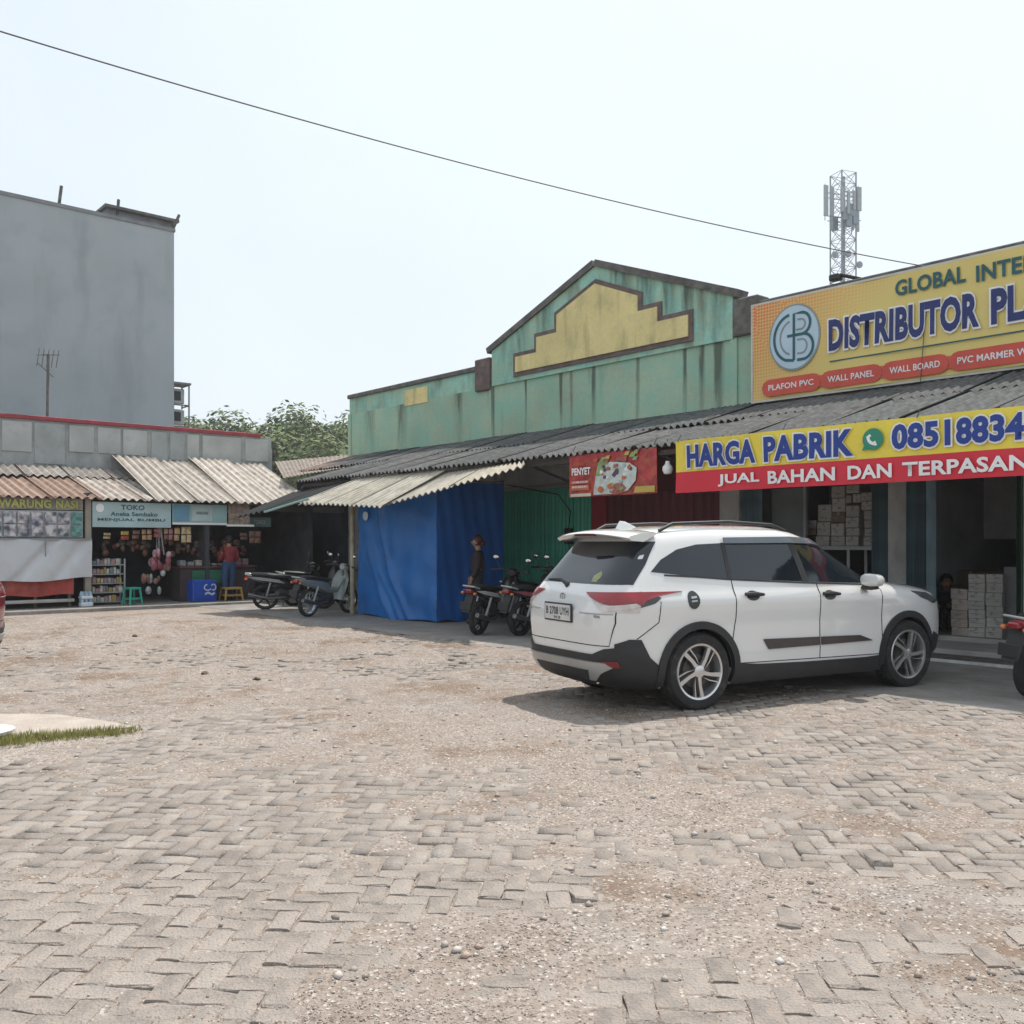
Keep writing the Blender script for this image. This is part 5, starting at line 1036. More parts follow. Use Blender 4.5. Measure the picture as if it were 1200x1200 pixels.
# ================================================================== CARS
Z_ = [.21, .27, .35, .50, .60, .75, .88, .96, 1.00, 1.04, 1.08, 1.12, 1.18, 1.30, 1.42, 1.50, 1.55, 1.59, 1.62, 1.645, 1.66, 1.667]
XR = [.24, .13, .06, .02, .015, .00, .005, .03, .045, .06, .09, .12, .17, .28, .38, .45, .50, .56, .66, .84, 1.15, 1.6]
XF = [4.22, 4.34, 4.41, 4.45, 4.46, 4.46, 4.43, 4.36, 4.26, 4.08, 3.72, 3.42, 3.30, 3.08, 2.84, 2.66, 2.54, 2.42, 2.30, 2.12, 1.95, 1.75]
WW = [.79, .82, .836, .842, .838, .836, .848, .850, .842, .818, .80, .787, .768, .732, .693, .664, .642, .61, .55, .44, .28, .10]
NR = [4.6, 5.0, 5.4, 5.8, 6, 6.2, 6.2, 6.2, 6.2, 6, 6, 6, 6, 6, 6, 6, 5.5, 5, 4, 3.5, 3, 2.4]
NF = [4.6, 4.8, 5.0, 5.2, 5.2, 5.2, 5.0, 4.6, 4.2, 3.8, 3.6, 3.6, 3.6, 3.6, 3.6, 3.6, 3.6, 3.4, 3.2, 3, 2.6, 2.4]
X0 = 1.9
def cpar(z): return [float(np.interp(z, Z_, a)) for a in (XR, XF, WW, NR, NF)]
def side_y(x, z):
    xr, xf, w, nr, nf = cpar(z)
    if x < X0: q = min(1, (X0-x)/(X0-xr)); return w*(1-q**nr)**(1/nr)
    q = min(1, (x-X0)/(xf-X0)); return w*(1-q**nf)**(1/nf)
def rear_x(y, z):
    xr, xf, w, nr, nf = cpar(z); q = min(.9999, abs(y)/w); return X0-(X0-xr)*(1-q**nr)**(1/nr)
def front_x(y, z):
    xr, xf, w, nr, nf = cpar(z); q = min(.9999, abs(y)/w); return X0+(xf-X0)*(1-q**nf)**(1/nf)
def panel(poly, fn, offd, step=.05, th=.012):
    """poly in 2-D, fn maps (a,b)->Vector, offset along outward normal"""
    P = []; n = len(poly)
    for i in range(n):
        a = Vector(poly[i]); b = Vector(poly[(i+1) % n]); k = max(1, int((b-a).length/step)); P += [a.lerp(b, j/k) for j in range(k)]
    nb = len(P); mnx = min(p.x for p in P); mxx = max(p.x for p in P); mnz = min(p.y for p in P); mxz = max(p.y for p in P)
    ins = []; xx = mnx+step*.5
    def inside(p):
        c = False
        for i in range(nb):
            a, b = P[i], P[(i+1) % nb]
            if (a.y > p.y) != (b.y > p.y) and p.x < (b.x-a.x)*(p.y-a.y)/(b.y-a.y)+a.x: c = not c
        return c
    while xx < mxx:
        zz = mnz+step*.5
        while zz < mxz:
            p = Vector((xx, zz))
            if inside(p) and min((p-q).length for q in P) > step*.4: ins.append(p)
            zz += step
        xx += step
    vs, es, fs, *_ = geometry.delaunay_2d_cdt(P+ins, [(i, (i+1) % nb) for i in range(nb)], [], 1, 1e-5)
    def nrm(a, b):
        e = .004; p = fn(a, b); t1 = fn(a+e, b)-fn(a-e, b); t2 = fn(a, b+e)-fn(a, b-e); q = t1.cross(t2); q = q.normalized() if q.length > 1e-12 else Vector((0,1,0))
        c = Vector((2.0, 0, .9)); return (q if q.dot(p-c) > 0 else -q)
    out = []; inn = []
    for v in vs: p = fn(v.x, v.y); nn = nrm(v.x, v.y); out.append(tuple(p+nn*offd)); inn.append(tuple(p+nn*(offd-th)))
    ec = {}
    for f in fs:
        for i in range(len(f)): e = tuple(sorted((f[i], f[(i+1) % len(f)]))); ec[e] = ec.get(e, 0)+1
    k = len(out); F = [tuple(f) for f in fs] + [(e[0], e[1], e[1]+k, e[0]+k) for e, c in ec.items() if c == 1]
    return MB().add(out+inn, F)
def SR(sgn): return lambda a, b: Vector((a, sgn*side_y(a, b), b))
RE = lambda a, b: Vector((rear_x(a, b), a, b))
FR = lambda a, b: Vector((front_x(a, b), a, b))
def annulus(cx, cz, r0, r1, a0, a1, n=26):
    return [(cx+r1*math.cos(math.radians(a0+(a1-a0)*i/n)), cz+r1*math.sin(math.radians(a0+(a1-a0)*i/n))) for i in range(n+1)] + [(cx+r0*math.cos(math.radians(a1+(a0-a1)*i/n)), cz+r0*math.sin(math.radians(a1+(a0-a1)*i/n))) for i in range(n+1)]
def line(pts, w):
    P = [Vector(p) for p in pts]; L_ = []; R_ = []
    for i, p in enumerate(P):
        d = (P[min(i+1, len(P)-1)]-P[max(i-1, 0)]).normalized(); n = Vector((-d.y, d.x))*w/2; L_.append(tuple(p+n)); R_.append(tuple(p-n))
    return L_+R_[::-1]
RXX, FXX, RC, RZ = .94, 3.625, .385, .345
def car_body_mesh(m):
    vs = []; fs = []; zz = []; 
    for a, b in zip(Z_, Z_[1:]):
        k = max(1, int((b-a)/.035)); zz += [a+(b-a)*j/k for j in range(k)]
    zz.append(Z_[-1]); n = 96
    for z in zz:
        xr, xf, w, nr, nf = cpar(z)
        for j in range(n):
            a = 2*PI*j/n; c, s = math.cos(a), math.sin(a); ex = nf if c > 0 else nr; A_ = (xf-X0) if c > 0 else (X0-xr)
            sg = lambda v, e: math.copysign(abs(v)**(2/e), v)
            vs.append((X0+A_*sg(c, ex), w*sg(s, ex), z))
    for i in range(len(zz)-1):
        for j in range(n): j2 = (j+1) % n; fs.append((i*n+j, i*n+j2, (i+1)*n+j2, (i+1)*n+j))
    fs.append(tuple(range(n))[::-1]); fs.append(tuple((len(zz)-1)*n+j for j in range(n)))
    b = MB().add(vs, fs).mesh('body', m); ob = bpy.data.objects.new('t', b); COL.objects.link(ob); tmp = []
    for cx in (RXX, FXX):
        for s in (-1, 1):
            c = MB(); y0, y1 = (.52, 1.0) if s > 0 else (-1.0, -.52); k = 40
            c.add([(cx+RC*math.cos(2*PI*i/k), y, RZ+.01+RC*math.sin(2*PI*i/k)) for y in (y0, y1) for i in range(k)], [tuple(range(k)), tuple(range(k, 2*k))[::-1]]+[(i, k+i, k+(i+1) % k, (i+1) % k) for i in range(k)])
            co = bpy.data.objects.new('c', c.mesh('c', m)); COL.objects.link(co); tmp.append(co); md = ob.modifiers.new('b', 'BOOLEAN'); md.object = co; md.operation = 'DIFFERENCE'; md.solver = 'EXACT'
    dg = bpy.context.evaluated_depsgraph_get(); dg.update(); r = bpy.data.meshes.new_from_object(ob.evaluated_get(dg))
    for o in [ob]+tmp: bpy.data.objects.remove(o)
    r.materials.clear(); r.materials.append(m); bm = bmesh.new(); bm.from_mesh(r); sm(bm, 32); bm.to_mesh(r); bm.free(); r.name = 'body'; return r
CLAD = mat('cladding_black', (.022, .023, .025), .55, .15, 6); GLS = mat('dark_car_glass', (.012, .018, .024), .04, .1, 2, coat=.3); TYR = mat('tyre_rubber', (.020, .020, .021), .85, .2, 8, .2, 60, dirt=(.09,.08,.07), dirt_amt=.25)
RIM = mat('rim_machined', (.62,.62,.62), .25, .05, metal=.8); RIMD = mat('rim_dark', (.018,.018,.02), .4, metal=.3); SILV = mat('silver_trim', (.42,.43,.43), .35, metal=.5)
LRED = mat('lamp_red', (.26, .005, .010), .12, .15, 9, coat=.8); LCLR = mat('lamp_clear', (.55,.50,.47), .12, .15, 12, coat=.6); GAP = mat('panel_gap', (.012,.012,.012), .9); CHR = mat('chrome', (.6,.6,.6), .12, metal=1)
ORG = mat('lamp_orange', (.60, .16, .03), .15, coat=.6)
def wheel(parent, x, y, sgn, spin):
    w = part('wheel', MB().lathe([(.255,-.09),(.30,-.105),(.325,-.10),(.343,-.075),(.347,0),(.343,.075),(.325,.10),(.30,.105),(.255,.09),(.245,0)], 48, closed=True), TYR, parent, 40, (x, y, RZ), (0, spin, 0))
    s = sgn; tr = MB()
    for k in range(64):
        a = 2*PI*k/64; c, q = math.cos(a), math.sin(a); M_ = Matrix.Rotation(a, 4, 'Y'); tr.box(.342, .350, -.072, -.012, -.006, .006, 0, M_); tr.box(.342, .350, .012, .072, -.006, .006, 0, M_)
    part('tread', tr, TYR, w)
    part('rim', MB().lathe([(.257, .085*s), (.250, .097*s), (.232, .092*s), (.222, .06*s), (.215,-.06*s)], 48), RIM, w, 30)
    part('rim_dish', MB().lathe([(.222, .02*s), (.10, .035*s), (0, .035*s)], 40), RIMD, w, 30)
    part('brake_disc', MB().lathe([(.15, .025*s), (.15, .038*s), (.05, .04*s)], 30), mat('disc_steel', (.10,.095,.09), .4, metal=.8), w, 30)
    for k in range(5):
        M_ = Matrix.Rotation(2*PI*k/5, 4, 'Y'); y0, y1 = (.055*s, .088*s)
        for pl, mm in (([(.04,-.018),(.04,.020),(.12,.026),(.235,.062),(.242,.022),(.13,-.004)], RIM),):
            q = MB(); pl2 = pl; q.prism(pl2, y0, y1, 0, M_); part('spoke', q, mm, w)
        q = MB(); q.prism([(.05,-.034),(.13,-.036),(.236,-.022),(.238,-.034),(.13,-.046)], y0, y1-.006*s, 0, M_); part('spoke', q, RIM, w)
        q = MB(); q.prism([(.05,-.02),(.12,-.002),(.235,.015),(.24,-.006),(.12,-.028)], y0-.01*s, y1-.022*s, 0, M_); part('spoke', q, RIMD, w)
    q = MB(); q.lathe([(.058, .05*s), (.055, .088*s), (.03,.094*s), (0,.094*s)], 20); part('hub_cap', q, RIM, w, 30)
    return w
def build_car(name, label, paint, loc, rz, scale=1.0, plate=None, full=True):
    c = thing(name, label, 'car', loc, rz); c.scale = (scale*1.025, scale, scale)
    put('body', car_body_mesh(paint), c)
    # floor pan under the body, inner wheel wells dark
    part('underbody', MB().box(.45, 4.0, -.62, .62, .20, .215), CLAD, c)
    for cx in (RXX, FXX):
        for s in (-1, 1):
            q = MB(); n = 24; y0, y1 = s*.50, s*.80; r = RC-.006
            q.add([(cx+r*math.cos(PI*i/n), y, RZ+.01+r*math.sin(PI*i/n)) for y in (y0, y1) for i in range(n+1)]+[(cx+r, y0, .21), (cx-r, y0, .21), (cx+r, y1, .21), (cx-r, y1, .21)], [(i, i+1, n+2+i, n+1+i) for i in range(n)]+[tuple(range(n+1))+(2*n+3, 2*n+2)])
            part('wheel_liner', q, mat('liner_black', (.010,.010,.010), .95), c)
    for s in (-1, 1):
        f = SR(s); P = lambda nm, poly, m, o=.006, st=.05, lab=None, th=.012: part(nm, panel(poly, f, o, st, th), m, c, 40, label=lab)
        # glass
        P('side_window', [(.50,1.235),(.62,1.34),(.80,1.43),(1.02,1.475),(1.30,1.487),(1.30,1.165),(1.02,1.185),(.78,1.205)], GLS, .004)
        P('side_window', [(1.345,1.488),(2.12,1.495),(2.20,1.12),(1.345,1.162)], GLS, .004)
        P('side_window', [(2.20,1.493),(2.46,1.47),(2.66,1.42),(3.06,1.17),(3.10,1.085),(2.28,1.115)], GLS, .004)
        P('window_pillar', [(1.30,1.49),(1.345,1.49),(1.345,1.16),(1.30,1.16)], CLAD, .007)
        P('window_pillar', [(2.12,1.497),(2.20,1.497),(2.28,1.115),(2.20,1.118)], CLAD, .007)
        P('window_visor', [(1.33,1.53),(2.14,1.54),(2.46,1.515),(2.68,1.455),(2.66,1.425),(2.45,1.468),(2.13,1.482),(1.33,1.478)], mat('visor_smoke', (.09,.11,.125), .08, coat=.5), .028, .05, None, .010)
        P('window_trim', line([(.62,1.205),(.95,1.185),(1.30,1.157),(2.2,1.108),(2.7,1.088),(3.12,1.070)], .014), CLAD, .006)
        # cladding, sills, arches
        for cx in (RXX, FXX):
            P('wheel_arch', annulus(cx, RZ+.01, RC-.012, RC+.055, -12 if cx == FXX else -20, 196 if cx == RXX else 192), CLAD, .022, .04, None, .05)
        P('sill', [(1.33,.40),(1.60,.375),(2.2,.36),(3.0,.355),(3.24,.365),(3.24,.212),(1.33,.212)], CLAD, .016, .05, None, .04)
        P('bumper_cladding', [(.13,.62),(.24,.66),(.34,.655),(.42,.50),(.54,.40),(.56,.212),(.20,.212),(.14,.35)], CLAD, .010, .03, None, .02)
        P('bumper_cladding', [(4.02,.42),(4.10,.55),(4.24,.50),(4.27,.24),(4.02,.212)], CLAD, .010, .04, None, .02)
        P('side_moulding', [(1.66,.600),(1.72,.505),(2.36,.510),(2.36,.588)], mat('moulding_brown', (.055,.045,.04), .4), .016)
        P('side_moulding', [(2.385,.588),(2.90,.578),(3.08,.518),(2.385,.510)], MATS['moulding_brown'], .016)
        # seams
        for ln in ([(1.335,1.16),(1.335,.80),(1.30,.60),(1.345,.40)], [(2.372,1.11),(2.372,.38)], [(3.235,1.06),(3.22,.85),(3.235,.38)], [(1.335,.395),(3.235,.375)], [(.52,.98),(.50,.80),(.30,.66)]):
            P('door_gap', line(ln, .007), GAP, .0035, .05)
        # handles
        for hx, hz in ((1.50, 1.01), (2.46, .99)):
            P('handle_cup', [(hx+.04+.075*math.cos(a*PI/8), hz-.005+.045*math.sin(a*PI/8)) for a in range(16)], mat('handle_black', (.02,.02,.022), .3), .006, .03)
            q = MB(); q.tube([(hx-.07, s*(side_y(hx, hz)+.028), hz+.012), (hx+.05, s*(side_y(hx, hz)+.036), hz+.012), (hx+.15, s*(side_y(hx, hz)+.024), hz+.004)], [.018,.022,.014], 8); part('door_handle', q, MATS['handle_black'], c, 50)
        if s < 0:
            P('fuel_cap', [(.86+.062*math.cos(a*PI/10), .985+.078*math.sin(a*PI/10)) for a in range(20)], mat('fuel_cap_black', (.03,.035,.038), .35), .010, .03)
            P('fuel_cap_grip', [(.83,.995),(.89,1.0),(.89,1.015),(.83,1.01)], SILV, .014, .03); P('fuel_cap_grip', [(.83,.965),(.89,.97),(.89,.985),(.83,.98)], SILV, .014, .03)
        # lamps at side
        P('tail_light', [(.10,1.02),(.36,1.065),(.46,1.045),(.53,1.01),(.46,.965),(.34,.935),(.10,.90)], mat('lamp_smoke', (.03,.02,.022), .15, coat=.7), .008, .03)
        P('tail_light_red', [(.09,1.025),(.29,1.058),(.35,1.01),(.29,.975),(.09,.955)], LRED, .014, .03, None, .01)
        P('tail_light_clear', [(.09,.948),(.29,.966),(.33,.945),(.24,.918),(.09,.902)], LCLR, .014, .03, None, .01)
        P('headlight', [(3.72,.99),(3.98,.965),(4.20,.90),(4.24,.86),(4.10,.85),(3.86,.92)], mat('headlight_dark', (.06,.07,.08), .08, coat=.6), .008, .04)
        # mirror
        mx, mz = 2.98, 1.12; q = MB(); q.loft([(mx-.07, s*.93, mz, .05, .035), (mx-.05, s*.935, mz+.005, .11, .062), (mx+.03, s*.93, mz+.0, .115, .064), (mx+.10, s*.92, mz-.01, .08, .042), (mx+.125, s*.91, mz, .02, .02)], 16, 2.6); mo = part('mirror', q, paint, c, 50)
        q = MB(); q.loft([(mx-.03, s*.90, mz-.075, .09, .02), (mx+.06, s*.88, mz-.075, .08, .02)], 12, 2.6); q.tube([(mx+.03, s*.80, mz-.06), (mx+.03, s*.90, mz-.07)], .03, 8); part('mirror_foot', q, CLAD, mo)
        # roof rail
        pts = [(.72, s*(cpar(1.60)[2]-.065), 1.60), (.86, s*.535, 1.665), (1.5, s*.53, 1.69), (2.05, s*.53, 1.665), (2.22, s*.535, 1.61)]; part('roof_rail', MB().tube(pts, .016, 8, ry=1.0), CLAD, c, 50)
        # tail lamp on the gate, reflector
        g = lambda pl: [(s*a, b) for a, b in pl]
        R = lambda nm, pl, m, o=.006, st=.04, lab=None, th=.012: part(nm, panel(g(pl), RE, o, st, th), m, c, 40)
        R('gate_light', [(.36,1.05),(.80,1.062),(.80,.955),(.62,.958),(.46,1.005)], LRED, .012, .03)
        R('gate_light_clear', [(.48,.992),(.62,.95),(.795,.948),(.795,.890),(.62,.895)], LCLR, .010, .03)
        R('reflector', [(.60,.47),(.70,.475),(.70,.42),(.60,.415)], mat('reflector_red', (.18,.02,.025), .3), .026, .03)
        wheel(c, RXX, s*.735, s, .35); wheel(c, FXX, s*.735, s, .12)
    R = lambda nm, pl, m, o=.006, st=.05, th=.012: part(nm, panel(pl, RE, o, st, th), m, c, 40)
    R('rear_window', [(-.70,1.125),(.70,1.125),(.66,1.30),(.60,1.50),(-.60,1.50),(-.66,1.30)], GLS, .005)
    R('bumper_cladding', [(-.79,.60),(-.62,.575),(-.50,.52),(.50,.52),(.62,.575),(.79,.60),(.79,.30),(.70,.24),(-.70,.24),(-.79,.30)], CLAD, .016, .05, .03)
    R('skid_plate', [(-.62,.46),(.62,.46),(.66,.42),(.60,.385),(.46,.30),(-.46,.30),(-.60,.385),(-.66,.42)], SILV, .034, .05, .03)
    R('skid_inset', [(-.44,.385),(.44,.385),(.38,.30),(-.38,.30)], CLAD, .040, .05, .01)
    for ln in ([(-.72,1.06),(-.71,.80),(-.66,.60),(.66,.60),(.71,.80),(.72,1.06)],): R('gate_gap', line(ln, .007), GAP, .0035)
    R('gate_crease', line([(-.70,.875),(-.34,.875)], .01), mat('crease_grey', (.35,.35,.35), .5), .004); R('gate_crease', line([(.34,.875),(.70,.875)], .01), MATS['crease_grey'], .004)
    # windscreen
    fw = lambda a, b: Vector((front_x(a, b), a, b)); part('windscreen', panel([(-.66,1.13),(.66,1.13),(.54,1.53),(-.54,1.53)], fw, .005, .06), GLS, c, 40)
    part('grille', panel([(-.50,.80),(.50,.80),(.42,.40),(-.42,.40)], fw, .008, .06), CLAD, c, 40)
    for z in (.52, .62, .72): part('grille_bar', panel([(-.44,z),(.44,z),(.44,z+.025),(-.44,z+.025)], fw, .016, .1), CHR, c, 40)
    # spoiler
    q = MB(); n = 18; vs = []; 
    for j in range(n+1):
        y = -.60+1.20*j/n; e = 1-(abs(y)/.66)**6; cz = 1.600-.045*(y/.6)**2; xe = .27+.07*(abs(y)/.6)**3
        vs += [(.66, y, cz+.022), (.48, y, cz+.022), (xe+.02, y, cz-.005), (xe, y, cz-.022), (xe+.03, y, cz-.045), (.50, y, cz-.055)]
    fs = []
    for j in range(n):
        for k in range(6): fs.append((j*6+k, j*6+(k+1) % 6, (j+1)*6+(k+1) % 6, (j+1)*6+k))
    fs += [tuple(range(6)), tuple(n*6+k for k in range(6))[::-1]]; part('spoiler', q.add(vs, fs), paint, c, 35)
    q = MB(); q.box(.268, .30, -.17, .17, 1.555, 1.572); part('stop_light', q, mat('stop_dark', (.12,.01,.015), .2), c)
    part('antenna_fin', MB().add([(.62,-.02,1.615),(.62,.02,1.615),(.86,.025,1.63),(.86,-.025,1.63),(.66,0,1.70),(.72,0,1.695)], [(0,1,4),(1,2,5,4),(2,3,5),(3,0,4,5),(0,3,2,1)]), paint, c, 60)
    # wiper
    q = MB(); xw = rear_x(0, 1.14)-.03; q.tube([(xw, .02, 1.10), (rear_x(.2,1.16)-.025, .18, 1.15), (rear_x(.3,1.16)-.022, .40, 1.145)], [.02,.012,.008], 6); q.ball((xw, .02, 1.10), .028, 8); part('rear_wiper', q, CLAD, c, 50)
    if plate:
        xp = rear_x(0, .86)-.004; q = MB(); q.bbox(xp-.014, xp, -.235, .235, .775, .945, .004); po = part('number_plate', q, CLAD, c)
        q = MB(); q.box(xp-.018, xp-.0145, -.218, .218, .790, .930); part('plate_face', q, mat('plate_white', (.58,.58,.57), .5), po)
        def rt(s_, w, h, y0, z0):
            me = text_me('lettering', s_, w, h, mat('plate_black', (.03,.03,.03), .5), .02)
            for v in me.vertices: x, _, z = v.co; v.co = (xp-.0195, y0-x, z0+z)
            part('lettering', me, None, po)
        rt('B 2708 UYH', .39, .072, .195, .835); rt('04.28', .11, .025, .055, .800)
        q = MB(); q.add([(rear_x(0,1.0)-.008, .045*math.cos(a*PI/10), 1.0+.034*math.sin(a*PI/10)) for a in range(20)]+[(rear_x(0,1.0)-.008, .034*math.cos(a*PI/10), 1.0+.023*math.sin(a*PI/10)) for a in range(20)], [(i, (i+1) % 20, 20+(i+1) % 20, 20+i) for i in range(20)])
        xx = rear_x(0,1.0)-.0085; q.add([(xx, .012*math.cos(a*PI/10), 1.004+.03*math.sin(a*PI/10)) for a in range(20)]+[(xx, .005*math.cos(a*PI/10), 1.004+.022*math.sin(a*PI/10)) for a in range(20)], [(i, (i+1) % 20, 20+(i+1) % 20, 20+i) for i in range(20)]); part('badge', q, mat('badge_chrome', (.32,.33,.36), .25, metal=.8), c)
        me = text_me('lettering', 'RUSH', .13, .024, MATS['badge_chrome'], .02)
        for v in me.vertices: x, _, z = v.co; v.co = (rear_x(.55,.86)-.006, .62-x, .86+z)
        part('lettering', me, None, c)
        part('badge', panel([(-.60,.86),(-.54,.865),(-.54,.845),(-.60,.84)], RE, .006, .05), MATS['badge_chrome'], c)
        # sticker and toy behind the rear glass
        part('window_sticker', panel([(-.40,1.14),(-.33,1.14),(-.31,1.19),(-.36,1.235),(-.42,1.20)], RE, .008, .03), mat('sticker_olive', (.30,.33,.16), .6, .4, 30), c)
        q = MB(); 
    q = MB(); q.tube([(.14,-.42,.27),(.34,-.42,.27)], .028, 10, cap=True); part('exhaust_pipe', q, CHR, c)
    q = MB()
    for x in (RXX, FXX): q.tube([(x,-.72,RZ),(x,.72,RZ)], .045, 8)
    part('axle', q, CLAD, c); return c
PEARL = mat('pearl_white_paint', (.70, .70, .69), .12, .02, 1.2, coat=1.0)
CARDIR = math.atan2(.480, .877)
build_car('parked_car', 'white seven seat car parked on the paving in front of the shops', PEARL, (.43, 8.61, 0), CARDIR, 1.0, plate=True)
REDC = mat('red_car_paint', (.15, .008, .014), .25, .05, 1.2, coat=.8)
build_car('parked_car', 'dark red car of which only the rear corner enters at the left edge', REDC, (-5.73, 10.30, 0), math.radians(190), 1.0)
# ================================================================== MOTORCYCLES
def mc_wheel(root, x, r, w, spoked, drum=.07):
    o = part('wheel', MB().lathe([(r-.055,-w*.35),(r-.03,-w*.5),(r-.008,-w*.35),(r,0),(r-.008,w*.35),(r-.03,w*.5),(r-.055,w*.35)], 34, closed=True), TYR, root, 45, (x, 0, r))
    part('rim', MB().lathe([(r-.052,-w*.36),(r-.075,-w*.30),(r-.075,w*.30),(r-.052,w*.36)], 30, closed=True), RIM if spoked else RIMD, o, 40)
    q = MB(); q.lathe([(0,-.05),(drum,-.05),(drum,.05),(0,.05)], 16)
    if spoked:
        for k in range(24): a = 2*PI*k/24; s = .035 if k % 2 else -.035; q.tube([(drum*.8*math.cos(a+.25), s, drum*.8*math.sin(a+.25)), ((r-.07)*math.cos(a), 0, (r-.07)*math.sin(a))], .004, 4)
    else:
        for k in range(5):
            a = 2*PI*k/5; q.tube([(drum*.6*math.cos(a), 0, drum*.6*math.sin(a)), ((r-.07)*math.cos(a+.15), 0, (r-.07)*math.sin(a+.15))], [.024,.016], 6)
    part('spokes', q, SILV if spoked else RIMD, o, 40); return o
def motorcycle(label, X, Y, head, body, accent, style='scooter', lean=.10, tail=LRED, seat_m=None, group='motorcycles parked at the shops', steer=.0, topbox=False, mirror=True):
    o = thing('motorcycle', label, 'motorcycle', (X, Y, 0), head, group); o.rotation_euler[0] = lean
    cub = style == 'underbone'; sport = style == 'sport'; r = .285 if not sport else .30; fx = 1.25
    mc_wheel(o, 0, r, .10 if not sport else .13, cub, .07); mc_wheel(o, fx, r, .08, cub, .06)
    seatm = seat_m or mat('seat_vinyl', (.018,.018,.02), .5, .2, 8)
    q = MB(); q.loft([(-.30,0,.80,.05,.02),(-.22,0,.80,.10,.035),(.10,0,.775,.13,.045),(.38,0,.735,.12,.045),(.56,0,.73,.08,.035),(.62,0,.735,.04,.02)], 16, 2.8); part('seat', q, seatm, o, 50)
    q = MB(); q.loft([(-.40,0,.76,.03,.02),(-.30,0,.73,.09,.045),(-.05,0,.69,.125,.075),(.25,0,.64,.13,.10),(.50,0,.56,.10,.12),(.58,0,.52,.05,.08)], 16, 3.0); part('tail_fairing', q, body, o, 45)
    for s in (-1, 1):
        q = MB(); q.prism([(-.38,.745),(-.10,.735),(.30,.68),(.42,.60),(.20,.63),(-.10,.675)], s*.118-.012, s*.118+.012); part('side_panel', q, accent, o)
    q = MB(); q.bbox(-.44,-.36,-.06,.06,.70,.76,.015); part('tail_light', q, tail, o)
    for s in (-1, 1): part('indicator', MB().ball((-.40, s*.11, .70), (.04,.03,.025), 8), ORG, o, 60)
    q = MB(); q.prism([(-.36,.70),(-.30,.72),(-.40,.42),(-.46,.40)], -.07, .07); part('rear_mudguard', q, CLAD, o)
    q = MB(); q.bbox(-.475,-.462,-.10,.10,.44,.56,.004); part('number_plate', q, CLAD, o)
    q = MB(); q.tube([(-.28,-.12,.78),(-.42,-.10,.81),(-.42,.10,.81),(-.28,.12,.78)], .014, 8); part('grab_rail', q, SILV, o, 50)
    if not sport:
        if cub:
            q = MB(); q.loft([(.42,0,.60,.06,.08),(.62,0,.50,.05,.07),(.85,0,.52,.055,.06),(1.0,0,.72,.05,.07)], 12, 2.4)
        else:
            q = MB(); q.bbox(.55,.88,-.14,.14,.25,.33,.02); q.loft([(.30,0,.42,.13,.12),(.60,0,.33,.14,.07)], 12, 3)
        part('frame_cover', q, CLAD if not cub else body, o, 45)
        q = MB(); n = 12; vs = []; pr = [(.86,.30),(.90,.50),(.97,.72),(1.02,.90)] 
        for (x, z), w in zip(pr, (.15,.20,.21,.13)):
            for j in range(n+1): a = -1+2*j/n; vs.append((x+.10*(1-a*a), a*w, z)) 
        fs = [(i*(n+1)+j, i*(n+1)+j+1, (i+1)*(n+1)+j+1, (i+1)*(n+1)+j) for i in range(3) for j in range(n)]; k = len(vs); vs += [(x-.015, y, z) for x, y, z in vs]; fs += [tuple(i+k for i in f)[::-1] for f in fs]
        part('leg_shield', q.add(vs, fs), body, o, 50)
        q = MB(); q.loft([(.96,0,.98,.06,.05),(1.02,0,.98,.11,.08),(1.10,0,.96,.10,.075),(1.15,0,.94,.05,.045)], 14, 2.4); part('handlebar_cowl', q, body, o, 50); part('headlight', MB().ball((1.135,0,.93), (.035,.065,.05), 10), LCLR, o, 60)
    else:
        q = MB(); q.loft([(.50,0,.72,.06,.08),(.62,0,.80,.13,.11),(.85,0,.84,.15,.11),(1.0,0,.82,.09,.08)], 14, 2.6); part('fuel_tank', q, body, o, 50)
        q = MB(); q.loft([(1.0,0,.93,.08,.07),(1.08,0,.92,.10,.10),(1.16,0,.88,.05,.06)], 12, 2.4); part('headlight', q, accent, o, 50)
        q = MB(); q.tube([(.30,0,.65),(.45,0,.35),(.85,0,.32),(.98,0,.80)], .03, 8); part('frame', q, CLAD, o)
    q = MB()
    for s in (-1, 1): q.tube([(fx, s*.075, r), (1.12, s*.07, .62), (1.02, s*.05, .93)], [.022,.028,.028], 8)
    part('fork', q, SILV if cub else CLAD, o, 50)
    q = MB(); n = 10; vs = []
    for j in range(n+1):
        a = math.radians(15+135*j/n); 
        for s in (-1, -.5, .5, 1): vs.append((fx+(r+.035-abs(s)*.0)*math.cos(a), s*.06, r+(r+.035-(.02 if abs(s) == 1 else 0))*math.sin(a)))
    part('front_mudguard', q.add(vs, [(j*4+k, j*4+k+1, (j+1)*4+k+1, (j+1)*4+k) for j in range(n) for k in range(3)]), body, o, 50)
    q = MB(); q.tube([(.90,-.34,1.0),(.98,-.18,1.03),(1.0,0,1.0),(.98,.18,1.03),(.90,.34,1.0)], .013, 8); hb = part('handlebar', q, CLAD, o, 50)
    for s in (-1, 1):
        part('grip', MB().tube([(.96,s*.23,1.018),(.89,s*.36,.998)], .02, 8), CLAD, hb)
        if mirror: q = MB(); q.tube([(.95,s*.22,1.03),(.97,s*.28,1.13),(.95,s*.30,1.19)], .007, 6); q.ball((.95,s*.31,1.22), (.02,.065,.042), 12); part('mirror', q, CLAD, hb, 60); part('mirror_glass', MB().ball((.938,s*.31,1.22), (.012,.055,.034), 12), CHR, hb, 60)
    q = MB(); q.loft([(.20,0,.33,.09,.10),(.42,0,.34,.12,.13),(.66,0,.36,.09,.10)], 12, 3); part('engine', q, mat('engine_grey', (.07,.07,.072), .5, .3, 12, metal=.4), o, 40)
